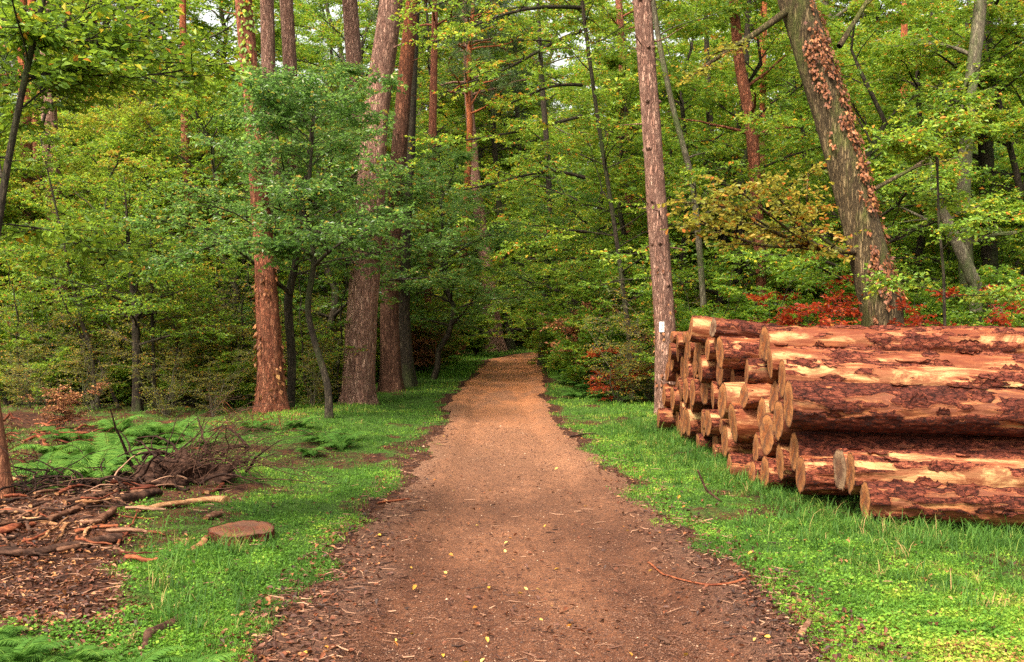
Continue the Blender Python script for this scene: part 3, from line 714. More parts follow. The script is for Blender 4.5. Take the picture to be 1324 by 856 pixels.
pine([(683, 442, 15), (680, 380, 13), (676, 320, 10)], 62, 'black shaded trunk closing the view over the path', 'bark_dark', seed=20, H=20, name='slim_tree', cat='tree')
pine([(550, 470, 12), (552, 400, 11), (556, 300, 10), (560, 150, 10)], 34, 'red-brown pine trunk at the verge beyond the dark shaded pine', 'bark_red', seed=21)
t16, S16, r16 = pine([(864, 540, 32), (860, 420, 28), (852, 300, 26), (842, 150, 24), (830, 0, 22)], 17.0, 'knotty straight pine trunk at the far end of the log pile', seed=23, flare=.25, stubs=10)
wrap(t16, S16, r16, .5, 2.6, 160, .06, M['leaf_dead'], 'creeper', seed=19, clumpy=.5)
# whorls of knots along this trunk
rngk = np.random.default_rng(2)
for z in (2.2, 2.9, 3.6, 4.5, 5.3, 6.2, 7.0):
    for a in rngk.uniform(0, 6.28, 4):
        c = np.array([np.interp(z, S16[:, 2], S16[:, k]) for k in range(3)]); r = np.interp(z, S16[:, 2], r16)
        o = np.array([math.cos(a), math.sin(a), .1]); kb = MB(); kb.tubes(np.array([c + o * r * .7, c + o * r * 1.05, c + o * r * 1.22]), [.05, .035, .012], 8); kb.build('knot', M['bark_pine'], t16)
# trail mark on that trunk
mk = MB(); zc = 1.6 - 6 / F * 17; cc = np.array([np.interp(zc, S16[:, 2], S16[:, k]) for k in range(3)]); rr0 = np.interp(zc, S16[:, 2], r16)
ang = np.linspace(-.62, -.22, 5) + (-math.pi / 2) 
rows = [zc - .085, zc, zc + .085]
V = [[cc[0] + math.cos(a) * rr0 * 1.16, cc[1] + math.sin(a) * rr0 * 1.16, z] for z in rows for a in ang]
mk.add(V, [(i * 5 + j, i * 5 + j + 1, i * 5 + j + 6, i * 5 + j + 5) for i in range(2) for j in range(4)]); tm = mk.build('trail_mark', M['white_paint'], t16)
for s_ in (1,):
    g = MB(); a0 = -math.pi / 2 - .42; rad = rr0 * 1.18
    def gp(u, v_): aa = a0 + u / rad; return [cc[0] + math.cos(aa) * rad, cc[1] + math.sin(aa) * rad, zc + v_]
    arcs = [[(-.016, .05), (.012, .05), (.02, .03), (.006, .008)], [(.006, .008), (.022, -.012), (.016, -.04), (-.016, -.045)]]
    for ar in arcs: g.tubes(np.array([gp(*q) for q in ar]), [.0045] * 4, 5)
    g.build('trail_mark_digit', M['black_paint'], tm)

# leaning oak with dead climber leaves and mossy limbs
ob = at(1150, 500, 15.0)
QO = [(1152, 560, 60), (1146, 470, 54), (1139, 400, 51), (1122, 330, 48), (1102, 250, 45), (1078, 160, 44), (1053, 80, 43), (1028, 0, 42)]
rngo = np.random.default_rng(44)
Q, rr = px_line(QO, [14.6, 14.6, 14.6, 14.7, 14.8, 14.9, 15, 15.1], 70)
base = Q[0].copy(); base[2] = -.25
Q[0, 2] = -.3
QQ, r2 = extend_up(Q, rr, 13, .3)
oak = thing('oak_tree', base, 'big leaning oak behind the log pile with brown climber leaves clinging to its bark', 'oak tree')
wood, lv = MB(), MB(); big_trunk(wood, QQ - base, r2, 56, .07, 6, .3)
ol = [[(1108, 326), (1085, 326), (1040, 318), (1010, 305), (975, 288)], [(1100, 325), (1060, 322), (1030, 310), (1000, 280), (960, 250)], [(1060, 322), (1035, 300), (1020, 270), (990, 235)], [(1090, 325), (1050, 305), (1040, 270), (1045, 225)], [(1040, 318), (1000, 322), (950, 310), (905, 285)], [(1010, 305), (970, 275), (920, 262), (880, 262)]]
P, prr = px_limbs(ol, [(14.6, 13.6), (14.6, 13.0), (14.3, 13.4), (14.5, 14.4), (14.2, 12.8), (14, 12.7)], [9, 6, 5, 5, 6, 4], base)
wood.tubes(P, prr, 6)
foliage(rngo, wood, lv, P, prr, 10, 5, 8, .072, l2=.38, l3=.26, lobed=True, aspect=.62)
ml = [[(1020, 12), (1000, 28), (960, 55), (930, 72), (905, 90)], [(1085, 60), (1110, 20), (1140, -30), (1180, -80)], [(1130, 245), (1160, 225), (1190, 220), (1215, 190), (1240, 150)]]
P, prr = px_limbs(ml, [(15, 14.5), (15, 16), (14.8, 15.5)], [11, 8, 6], base); wood.tubes(P, prr, 7)
foliage(rngo, wood, lv, P, prr, 8, 4, 7, .072, l2=.4, l3=.26, lobed=True, aspect=.62, s0=.3)
S = QQ - base
P, prr = limbs_on(rngo, S, r2, 16, 8.5, 12.9, lambda k: 3.2, .5, .4, rf=.35); wood.tubes(P, prr, 6); foliage(rngo, wood, lv, P, prr, 9, 5, 8, .09, l3=.35)
wood.build('trunk', M['bark_oak'], oak); lv.build('crown', M['leaf_olive'], oak, smooth=False)
wrap(oak, S, r2, 1.6, 8.0, 2200, .055, M['leaf_dead'], 'climber_leaves', (-2.3, .2), 33, .53, .07)

# other standing stems on the log pile side
def stem(pts, d, label, bark, seed, name='slender_tree', H=12, leaf=None, nl=10, ls=.075, extra=None, cat='tree', Lb=1.6, group=None, z0=3.0):
    rng = np.random.default_rng(seed); Q, rr = px_line(pts, d, 40); base = Q[0].copy(); base[2] = float(gz(base[0], base[1])) - .05; Q[0, 2] = min(Q[0, 2], base[2])
    QQ, r2 = extend_up(Q, rr, H, .2); S = QQ - base
    t = thing(name, base, label, cat, group); w, l = MB(), MB(); big_trunk(w, S, r2, 20, .05, seed, .3)
    if nl:
        P, prr = limbs_on(rng, S, r2, nl, z0, H - .2, lambda k: Lb * (1.2 - k * .6), .6, .4, rf=.35); w.tubes(P, prr, 5)
        if leaf: foliage(rng, w, l, P, prr, 9, 5, 10, ls, l3=.3)
    if extra:
        P, prr = px_limbs(extra[0], extra[1], extra[2], base); w.tubes(P, prr, 6)
        if leaf: foliage(rng, w, l, P, prr, 12, 6, 11, ls, l3=.32, l2=.34, s0=.2)
    w.build('trunk', M[bark], t)
    if leaf: l.build('crown', M[leaf], t, smooth=False)
    return t
stem([(990, 470, 14), (985, 380, 13), (976, 220, 15), (972, 160, 15), (956, 85, 14), (948, 0, 13)], 20, 'crooked reddish pine trunk bending beside the leaning oak', 'bark_red', 51, 'crooked_pine', 14, None, 6)
stem([(985, 470, 9), (984, 300, 8), (986, 150, 8), (988, 0, 8)], 27, 'thin straight orange pine trunk behind the crooked pine', 'bark_orange', 52, 'thin_pine', 15, None, 6)
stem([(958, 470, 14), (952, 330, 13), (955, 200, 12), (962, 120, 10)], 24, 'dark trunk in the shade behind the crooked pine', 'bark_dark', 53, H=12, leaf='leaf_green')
stem([(915, 470, 8), (905, 330, 8), (896, 235, 8), (870, 140, 7), (853, 60, 7), (844, 0, 7)], 19, 'leaning grey-green slender stem beside the knotty pine', 'bark_grey', 54, H=11, leaf='leaf_lime')
stem([(1262, 370, 17), (1240, 320, 15), (1215, 265, 12), (1208, 240, 10)], 17, 'short pale leaning stem crossing below the grey trunk', 'bark_grey', 55, H=4.4, leaf='leaf_lime', nl=3, z0=3.3, Lb=.9)
stem([(1262, 480, 22), (1250, 370, 19), (1245, 250, 18), (1252, 130, 17), (1262, 60, 17), (1268, 0, 16)], 18, 'pale grey trunk farthest along the woods behind the stacked logs', 'bark_grey', 56, H=13, leaf='leaf_lime', nl=12, Lb=2.0)
stem([(1288, 480, 22), (1280, 350, 20), (1276, 230, 20), (1272, 130, 18), (1275, 60, 16)], 20, 'dark mossy trunk with one upswept limb beside the pale grey trunk', 'bark_dark', 57, H=13, leaf='leaf_green', nl=12, extra=([[(1276, 185), (1290, 170), (1300, 160), (1320, 145)], [(1285, 40), (1300, 35), (1324, 52)]], [20, 20], [9, 7]), Lb=2.0)
stem([(1168, 440, 9), (1168, 250, 9), (1168, 100, 9), (1170, 0, 8)], 30, 'thin red pine trunk deep behind the leaning oak', 'bark_orange', 58, 'thin_pine', 15, None, 5)
stem([(940, 420, 10), (935, 330, 10), (920, 200, 9), (915, 100, 8)], 26, 'blackish stem between the knotty pine and the crooked pine', 'bark_dark', 59, H=12, leaf='leaf_green')
stem([(1222, 440, 4), (1220, 350, 3.5), (1214, 290, 3), (1212, 215, 3)], 12.5, 'thin dark sapling stem rising behind the top log', 'bark_dark', 60, 'sapling', 4.2, 'leaf_lime', 8, .065, ([[(1212, 215), (1222, 200), (1205, 190), (1165, 182), (1135, 180)]], [12.5], [4.5]), 'sapling', .8, z0=2.0)
stem([(1100, 200, 8), (1090, 100, 7), (1085, 0, 7)] if False else [(820, 470, 12), (815, 300, 11), (808, 150, 10), (800, 0, 9)], 30, 'brown trunk half lost in leaves before the knotty pine', 'bark_red', 61, H=14, leaf='leaf_green')

# slim stems on the brush heap side
stem([(178, 532, 13), (177, 470, 11), (175, 400, 9), (168, 340, 6)], 18, 'greenish young tree stem standing alone on the mossy floor', 'bark_dark', 71, 'young_tree', 4.2, 'leaf_green', 22, .06, None, 'tree', 1.7, z0=1.1)
stem([(200, 534, 5), (199, 480, 4.5), (197, 420, 4)], 18.3, 'pencil thin stem next to the greenish young tree', 'bark_dark', 72, 'sapling', 4, 'leaf_green', 10, .06, None, 'sapling', 1.1, z0=1.6)
stem([(128, 530, 6), (122, 490, 6), (118, 450, 6), (105, 415, 5)], 18.4, 'leaning dark stem beside the dull grey-red pine', 'bark_dark', 73, 'sapling', 5, 'leaf_green', 10, .06, None, 'sapling', 1.3, z0=1.9)
stem([(155, 532, 4), (138, 490, 4), (118, 452, 4), (98, 425, 3)], 18.5, 'thin stem slanting across towards the leaning dark stem', 'bark_dark', 74, 'sapling', 3.4, 'leaf_green', 8, .055, None, 'sapling', .9, z0=1.6)
stem([(426, 550, 10), (425, 500, 9), (406, 440, 8), (396, 400, 8), (408, 330, 7), (392, 270, 6), (400, 230, 5)], 15.6, 'twisted small oak with dark wandering limbs before the thick pinkish pine', 'bark_dark', 75, 'small_oak', 4.9, 'leaf_blue', 28, .072,
     ([[(404, 330), (385, 322), (360, 312), (335, 318), (310, 315)], [(400, 300), (392, 285), (402, 262), (418, 225)], [(405, 345), (430, 318), (470, 300), (500, 285)], [(398, 300), (380, 330), (365, 350), (352, 310), (356, 280)]], [(15.6, 14.6), (15.6, 15.2), (15.6, 14.8), (15.4, 14.9)], [6, 6, 5, 5]), 'oak tree', 1.9, z0=2.4)
stem([(375, 540, 10), (378, 470, 11), (372, 390, 11), (382, 340, 9)], 17.9, 'dark crooked stem hugging the ivy-wrapped pine', 'bark_dark', 76, 'small_oak', 5.4, 'leaf_blue', 26, .072,
     ([[(376, 380), (320, 335), (290, 300), (250, 292), (205, 285)], [(300, 305), (280, 318), (240, 330), (190, 348)]], [(17.8, 15.5), (16.2, 15.2)], [6, 4]), 'oak tree', 2.1, z0=2.4)
stem([(3, 640, 26), (-1, 600, 24), (-8, 540, 21), (-26, 430, 19), (-50, 250, 17)], 9.2, 'smooth orange-brown trunk beside the debris, cut by the picture edge', 'bark_orange', 77, 'young_tree', 9, 'leaf_lime', 12, .07, None, 'tree', 2.2, z0=3.6)
# dark stem leaning across the upper corner, with long lateral boughs
stem([(-95, 760, 16), (-60, 520, 12), (-8, 330, 10), (8, 220, 9), (22, 150, 8), (38, 75, 8), (56, 0, 7)], 6.0, 'thin dark stem leaning in from the picture edge with long leafy boughs', 'bark_dark', 78, 'leaning_sapling', 4.6, 'leaf_lime', 8, .058,
     ([[(25, 100), (60, 90), (105, 95), (150, 103), (200, 100), (240, 90), (272, 84)], [(30, 108), (60, 92), (90, 80), (120, 60), (135, 50)], [(28, 140), (70, 105), (85, 88)], [(10, 290), (60, 295), (110, 308), (140, 330)], [(-10, 20), (15, 30), (38, 42)], [(35, 80), (60, 40), (110, 10), (160, -10)], [(2, 230), (-5, 180), (-30, 120)]], [(6, 6.8), (6, 6.6), (6, 6.3), (6.2, 7), (5.9, 6), (6, 7), (6, 6.4)], [4.5, 3, 3, 3, 4, 3, 3]), 'sapling', 1.3, z0=2.4)

AUTO = []
# ---------------- understorey and the woods behind, placed by sight line and depth
def put(kind, seeds, bark, leaf, name, cat, spots, label, group=None, jit=.0, part='crown'):
    for n, s in enumerate(spots):
        px, d, sc = s[:3]
        lb = s[3] if len(s) > 3 else label
        x = (px - PW / 2) / F * d
        o = plant(name, kind, seeds[n % len(seeds)], bark, leaf, x, d, lb, cat, group, sc * R.uniform(.95, 1.05), part=part)
        if group: AUTO.append((o, px, d))
# bluish dense small trees (brush side)
put('understorey', [101, 102], 'bark_dark', 'leaf_blue', 'small_tree', 'tree', [
    (395, 21, 1.05, 'dense bluish small tree in front of the pale pink pine trunks'), (285, 24, 1.0, 'bluish small tree between the thin red pine and the ivy-wrapped pine'),
    (560, 27, .95, 'bluish small tree leaning over the verge beyond the thick pinkish pine'), (440, 25, 1.1, 'bluish small tree half hidden by the thick pinkish pine'),
    (500, 33, 1.2, 'tall bluish tree filling the gap behind the orange-topped pine'), (345, 30, 1.2, 'bluish tree behind the ivy-wrapped pine'),
    (730, 34, 1.05, 'dark bluish small tree leaning towards the path bend'), (1180, 24, 1.0, 'bluish small tree behind the leaning oak')], '')
put('understorey', [103, 104], 'bark_dark', 'leaf_green', 'small_tree', 'tree', [
    (135, 21, .8, 'green small tree between the lone greenish stem and the dull grey-red pine'), (190, 25, 1.0, 'green small tree behind the greenish young stem'), (130, 30, 1.15, 'taller green tree behind the dull grey-red pine'),
    (-95, 23, 1.0, 'green tree at the edge of the woods beyond the smooth orange trunk'), (240, 32, 1.1, 'green tree around the foot of the thin red pine'), (20, 33, 1.2, 'green tree behind the twin orange pines')], '')
put('beech', [111, 112], 'bark_dark', 'leaf_lime', 'beech_tree', 'beech tree', [
    (770, 31, .95, 'yellow-green beech arching over the path from the log pile side'), (900, 24, .85, 'yellow-green beech behind the far end of the log pile'), (1050, 27, .95, 'yellow-green beech behind the crooked pine'),
    (1210, 21, .8, 'yellow-green beech behind the short leaning stem'), (1330, 19, .8, 'yellow-green beech past the dark mossy trunk'), (760, 46, 1.15, 'tall yellow-green beech over the path bend'), (556, 46, 1.0, 'yellow-green beech standing on the verge before the bend'),
    (185, 24, .66, 'light green beech spreading above the brush heap side'), (610, 66, 1.3, 'yellow-green beech closing the end of the path'), (840, 40, 1.2, 'tall yellow-green beech rising behind the knotty pine')], '')
put('beech', [113, 114], 'bark_dark', 'leaf_green', 'beech_tree', 'beech tree', [
    (800, 25, .75, 'deep green beech leafy to the ground by the verge'), (860, 30, .95, 'deep green beech behind the knotty pine'), (960, 33, 1.1, 'deep green beech behind the dark stems'), (1110, 33, 1.1, 'deep green beech behind the leaning oak'),
    (1260, 28, 1.0, 'deep green beech behind the pale grey trunk'), (712, 70, 1.0, 'deep green beech standing dark at the end of the path'), (530, 50, 1.1, 'deep green beech on the brush side near the bend'), (1400, 26, 1.0, 'deep green beech beyond the picture edge pile side')], '')
# shrubs
put('shrub', [121, 122], 'bark_dark', 'leaf_green', 'shrub', 'shrub', [
    (745, 25, .85, 'leafy green shrub overhanging the verge past the log pile'), (770, 21, .8, 'green shrub by the copper-leaved young beech'), (725, 32, 1.0, 'green shrub hugging the path where it narrows'), (710, 41, 1.2, 'green shrub right at the inside of the bend'),
    (820, 22, .9, 'green shrub in front of the knotty pine'), (905, 18.5, .9, 'green shrub behind the far logs'), (960, 17.5, .8, 'green shrub showing over the pile near the crooked pine'), (1040, 18.5, .9, 'green shrub behind the red leaves'),
    (1210, 17, .9, 'green shrub behind the short leaning stem'), (1290, 16, .9, 'green shrub at the foot of the dark mossy trunk'), (1110, 20, 1.0, 'green shrub at the foot of the leaning oak')], '')
put('shrub', [123, 124], 'bark_dark', 'leaf_lime', 'shrub', 'shrub', [
    (575, 36, .9, 'light shrub on the mossy verge across from the bend'), (600, 52, .9, 'pale shrub beneath the pine at the bend'), (700, 58, 1.3, 'light shrub closing the path end'), (668, 64, 1.5, 'pale shrub behind the slim dark trunk'), (640, 60, 1.2, 'pale shrub at the foot of the pine at the bend'), (615, 44, .9, 'light shrub before the pine at the bend'), (725, 38, 1.0, 'light shrub at the inside of the bend'),
    (310, 27, 1.0, 'light shrub behind the ivy-wrapped pine foot'), (410, 27, 1.0, 'light shrub between the ivy-wrapped and thick pinkish pines'), (150, 25, 1.0, 'light shrub behind the greenish young stem'), (480, 30, 1.1, 'light shrub behind the thick pinkish pine'), (215, 28, 1.1, 'light shrub beyond the thin red pine'), (-20, 24, 1.0, 'light shrub by the edge of the woods, brush side'), (360, 31, 1.2, 'light shrub deep behind the ivy-wrapped pine'),
    (80, 21, .8, 'light shrub under the dull grey-red pine'), (15, 20, .9, 'light shrub below the twin orange pines'), (230, 24, .8, 'light shrub by the thin red pine foot')], '')
put('bare', [131, 132, 133], 'bark_grey', 'leaf_olive', 'bare_shrub', 'shrub', [(px, d, sc) for px, d, sc in
    [(40, 17.2, .5), (120, 17.8, .55), (215, 17.6, .6), (275, 17.6, .55), (405, 18.6, .5), (60, 19, .9), (110, 20, 1.), (150, 21, 1.), (215, 19.5, .9), (250, 19, 1.), (285, 20, 1.), (320, 19, .9), (400, 20, .9), (430, 21, 1.), (300, 23, 1.1), (190, 24, 1.1), (350, 24, 1.2), (90, 25, 1.2), (20, 24, 1.1), (260, 27, 1.3), (140, 28, 1.3), (550, 30, 1.), (535, 36, 1.2), (840, 20, .9), (800, 19.5, .8)]],
    'thin twiggy shrub with scattered olive leaves on the woodland floor', 'twiggy shrubs on the woodland floor', part='leaves')
put('shrub', [121, 123, 124], 'bark_dark', 'leaf_lime', 'shrub', 'shrub', [(px, d, sc) for px, d, sc in [(70, 18.6, .42), (115, 19.4, .5), (150, 19, .4), (205, 19.6, .5), (240, 18.8, .45), (275, 19.5, .5), (300, 18.6, .4), (325, 20, .5), (395, 19.4, .45), (435, 20.5, .5), (490, 26, .6), (10, 19, .5), (220, 22, .7), (140, 22, .7), (305, 22.5, .7), (545, 31, .8)]],
    'knee-high light green bush on the mossy floor', 'low bushes on the mossy floor')
put('sapling', [171, 172], 'bark_dark', 'leaf_green', 'sapling', 'sapling', [(px, d, sc) for px, d, sc in [(100, 19, .7), (160, 20, .8), (225, 18.7, .75), (265, 20, .8), (312, 19.5, .8), (405, 19, .7), (440, 19.5, .75), (30, 19, .7), (540, 29, 1.0), (565, 33, 1.0)]],
    'thin leafy sapling at the edge of the mossy floor', 'saplings at the edge of the mossy floor')
# copper red young beeches
put('red', [141, 142], 'bark_dark', 'leaf_red', 'copper_beech', 'beech tree', [
    (790, 19.5, .62, 'copper-red young beech standing in the green verge'), (1000, 15.4, 1.05, 'red leafed beech spray above the top log near the crooked pine'), (1075, 15.0, 1.1, 'red leafed beech just before the leaning oak'), (1105, 13.7, .95, 'low red beech touching the top log under the oak'),
    (1235, 14.5, 1.1, 'red leafed beech rising behind the top log near the sapling'), (1270, 16, 1.15, 'red beech farther along past the sapling'), (1060, 19, 1.5, 'tall reddish beech behind the leaning oak'), (1010, 19, 1.1, 'reddish beech in the shade behind the crooked pine')], '', part='leaves')
put('red', [143], 'bark_dark', 'leaf_dead', 'copper_beech', 'beech tree', [
    (75, 15, .5, 'brown-leaved little beech by the bare red brush'), (200, 21, .9, 'brown-leaved young beech behind the greenish stem'), (770, 23, 1.4, 'russet beech sapling behind the verge shrubs'), (310, 22, .8, 'brown-leaved beech beside the ivy-wrapped pine'), (575, 40, 1.1, 'russet beech sapling at the far verge'), (115, 20.5, 1.1, 'brown-leaved beech behind the leaning dark stem'), (255, 22, 1.2, 'rusty young beech at the foot of the thin red pine'), (400, 24, 1.3, 'rusty young beech behind the twisted small oak'), (545, 29, 1.1, 'rusty young beech beside the red-brown verge pine'), (905, 20, 1.2, 'russet beech behind the leaning grey-green stem'), (30, 22, 1.2, 'rusty young beech before the twin orange pines')], '', part='leaves')

# the woods beyond: individual trees filling both sides, plus pines above them
rngw = np.random.default_rng(99)
placed = []
def clear_of_path(x, y, m):
    return (x < float(pl(y)) - m) or (x > float(pr(y)) + m)
def fill(kind, seeds, bark, leaf, name, cat, n, dmin, dmax, sc, mind, label, group, side=None, spread=.62, margin=2.5):
    k = 0; tries = 0
    while k < n and tries < n * 60:
        tries += 1
        d = math.sqrt(rngw.uniform(dmin ** 2, dmax ** 2)); x = rngw.uniform(-spread, spread) * d
        if side == 'brush' and x > -1: continue
        if side == 'pile' and x < 1: continue
        if not clear_of_path(x, d, margin): continue
        if any((x - a) ** 2 + (d - b_) ** 2 < (mind * c) ** 2 for a, b_, c in placed): continue
        pxx = x / d * F + PW / 2
        if kind != 'tall' and d < 27 and any(abs(pxx - c) < w for c, w in ((38, 48), (245, 42), (350, 40), (478, 60), (860, 40), (968, 45))): continue
        if d < 52 and abs(pxx - 637) < (60 if kind == 'tall' else 34): continue
        placed.append((x, d, 1.)); k += 1
        ss = sc * rngw.uniform(.8, 1.2)
        if kind == 'understorey': ss = min(ss, (1.6 + (.235 if side == 'brush' else .30) * d) / 6.5)
        AUTO.append((plant(name, kind, seeds[k % len(seeds)], bark, leaf, x, d, label, cat, group, ss), x / d * F + PW / 2, d))
# arching beeches whose boughs reach over the track
stem([(818, 512, 7), (812, 420, 6.5), (796, 300, 5.5), (772, 150, 5), (752, 0, 5), (748, -60, 4)], 20.5, 'slim beech behind the copper-red young beech with long boughs over the path', 'bark_dark', 80, 'beech_tree', 12, 'leaf_lime', 26, .082,
     ([[(751, 40), (720, 48), (690, 70), (655, 92), (620, 106), (585, 112)], [(752, 110), (735, 107), (700, 112), (672, 130), (650, 138)], [(750, 10), (700, 5), (650, 15), (600, 40), (560, 55)], [(756, 230), (720, 215), (680, 225), (640, 240), (600, 245)], [(758, 300), (725, 295), (690, 310), (665, 325)], [(752, 150), (700, 165), (650, 175), (600, 180), (560, 190)], [(750, -30), (690, -30), (630, -20), (570, 0), (535, 20)]],
      [(20.5, 18.5), (20.5, 19), (20.5, 17.5), (20.5, 19), (20.5, 19.5), (20.5, 18), (20.5, 17)], [6, 5, 6, 5, 5, 5, 6]), 'beech tree', 2.6, z0=1.8)
stem([(700, 462, 9), (705, 380, 9), (712, 300, 8), (708, 200, 7), (700, 100, 7)], 36, 'slender beech at the inside of the bend leaning over the track', 'bark_dark', 81, 'beech_tree', 15, 'leaf_lime', 34, .09, None, 'beech tree', 2.0, z0=1.2)
stem([(576, 470, 8), (578, 380, 8), (570, 250, 7), (560, 150, 7)], 36, 'slender beech on the far verge leaning towards the bend', 'bark_dark', 82, 'beech_tree', 14, 'leaf_lime', 30, .09, None, 'beech tree', 1.7, z0=2.4)
fill('understorey', [101, 103], 'bark_dark', 'leaf_green', 'small_tree', 'tree', 15, 20, 36, 1.15, 2.2, 'bushy mid green small tree in the understorey across from the log pile', 'understorey trees across from the log pile', side='brush', margin=2.6)
fill('understorey', [102, 104], 'bark_dark', 'leaf_rusty', 'small_tree', 'tree', 13, 21, 36, 1.2, 2.2, 'bushy olive-brown tinged small tree in the understorey across from the log pile', 'light understorey trees across from the log pile', side='brush', margin=2.6)
fill('understorey', [101, 104], 'bark_dark', 'leaf_green', 'small_tree', 'tree', 16, 18.5, 36, 1.15, 2.2, 'bushy mid green small tree in the understorey behind the log pile', 'understorey trees behind the log pile', side='pile', margin=2.4)
fill('understorey', [102, 103], 'bark_dark', 'leaf_lime', 'small_tree', 'tree', 13, 18.5, 36, 1.2, 2.2, 'bushy light green small tree in the understorey behind the log pile', 'light understorey trees behind the log pile', side='pile', margin=2.4)
fill('tall', [151, 152], 'bark_dark', 'leaf_green', 'broadleaf_tree', 'tree', 24, 34, 78, 1.0, 4, 'large deep green broadleaf tree deep in the woods', 'deep green trees of the deep woods', margin=5.5)
fill('tall', [153, 154], 'bark_grey', 'leaf_lime', 'broadleaf_tree', 'tree', 26, 36, 85, 1.0, 3.5, 'large yellow-green broadleaf tree deep in the woods', 'yellow-green trees of the deep woods', margin=5.5)
fill('tall', [151, 153], 'bark_dark', 'leaf_blue', 'broadleaf_tree', 'tree', 22, 40, 100, 1.05, 4, 'large bluish-green broadleaf tree deep in the woods', 'bluish trees of the deep woods', margin=5.5)
put('tall', [151, 153, 154, 152], 'bark_grey', 'leaf_lime', 'broadleaf_tree', 'tree', [(600, 64, 1.4, 'tall yellow-green tree seen over the path end, brush side'), (655, 70, 1.5, 'tall yellow-green tree exactly in line with the path end'), (715, 74, 1.5, 'tall yellow-green tree over the path end, log pile side'),
    (560, 58, 1.3, 'tall light green tree between the verge pine and the bend'), (800, 50, 1.3, 'tall light green tree behind the boughs over the path'), (630, 92, 1.3, 'very tall pale tree beyond the path end'), (690, 100, 1.3, 'very tall pale tree far beyond the path end'), (540, 58, 1.4, 'tall light green tree behind the orange-topped pine'), (800, 42, 1.0, 'tall light green tree behind the knotty pine'), (1085, 42, 1.4, 'tall light green tree behind the leaning oak'), (1150, 50, 1.5, 'very tall light green tree far behind the leaning oak'), (1290, 44, 1.4, 'tall light green tree behind the dark mossy trunk'), (200, 40, 1.25, 'tall light green tree behind the lone greenish stem')], '')
fill('tall', [152, 154], 'bark_dark', 'leaf_green', 'broadleaf_tree', 'tree', 60, 80, 135, 1.25, 5, 'very distant broadleaf tree at the back of the woods', 'trees at the back of the woods', spread=.66)
fill('pinecrown', [161, 162], 'bark_orange', 'needle', 'pine_tree', 'pine tree', 16, 34, 80, 1.05, 2.5, 'tall pine with an orange upper trunk deep in the woods', 'pines of the deep woods')
fill('shrub', [122, 124], 'bark_dark', 'leaf_lime', 'shrub', 'shrub', 26, 22, 50, 1.3, 1.5, 'light green leafy shrub on the floor of the woods', 'light shrubs on the floor of the woods', margin=2.6)
fill('shrub', [121, 123], 'bark_dark', 'leaf_green', 'shrub', 'shrub', 34, 28, 70, 1.4, 1.5, 'leafy shrub under the deep woods', 'shrubs under the deep woods', margin=1.6)
fill('sapling', [171, 172], 'bark_dark', 'leaf_lime', 'sapling', 'sapling', 22, 19, 36, 1.1, 1.2, 'thin young sapling with light green leaves among the trunks', 'saplings among the trunks', margin=1.8)

MARKS = [(38, 'the twin orange pines'), (93, 'the dull grey-red pine'), (178, 'the lone greenish stem'), (248, 'the thin red pine'), (345, 'the ivy-wrapped pine'), (400, 'the twisted small oak'), (468, 'the thick pinkish pine'), (515, 'the orange-topped pine'), (555, 'the red-brown verge pine'),
         (637, 'the pine at the bend'), (720, 'the boughs over the path'), (790, 'the copper-red young beech'), (858, 'the knotty pine'), (905, 'the leaning grey-green stem'), (970, 'the crooked pine'), (1030, 'the olive oak spray'), (1110, 'the leaning oak'), (1220, 'the thin dark sapling'), (1255, 'the pale grey trunk'), (1290, 'the dark mossy trunk')]
SHORT = {'understorey trees across from the log pile': 'bushy mid green small tree', 'light understorey trees across from the log pile': 'bushy olive-brown tinged small tree', 'understorey trees behind the log pile': 'bushy mid green small tree', 'light understorey trees behind the log pile': 'bushy light green small tree',
         'deep green trees of the deep woods': 'large deep green tree', 'yellow-green trees of the deep woods': 'large yellow-green tree', 'bluish trees of the deep woods': 'large bluish-green tree', 'pines of the deep woods': 'distant orange-barked pine', 'shrubs under the deep woods': 'mid green shrub', 'light shrubs on the floor of the woods': 'light green shrub',
         'saplings among the trunks': 'thin light green sapling', 'twiggy shrubs on the woodland floor': 'thin olive twiggy shrub', 'low bushes on the mossy floor': 'knee-high light green bush', 'saplings at the edge of the mossy floor': 'thin mid green sapling'}
_by = {}
for o, px, d in AUTO:
    if o.get('group') in SHORT and -60 < px < 1380:
        mk_ = min(MARKS, key=lambda q: abs(q[0] - px))[1]; _by.setdefault((SHORT[o['group']], mk_), []).append((d, o))
for (ph, mk_), v in _by.items():
    for n, (d, o) in enumerate(sorted(v, key=lambda q: q[0])):
        o['label'] = '%s in line with %s, %s one back' % (ph, mk_, ['first', 'second', 'third', 'fourth', 'fifth', 'sixth', 'seventh', 'eighth', 'ninth'][min(n, 8)])

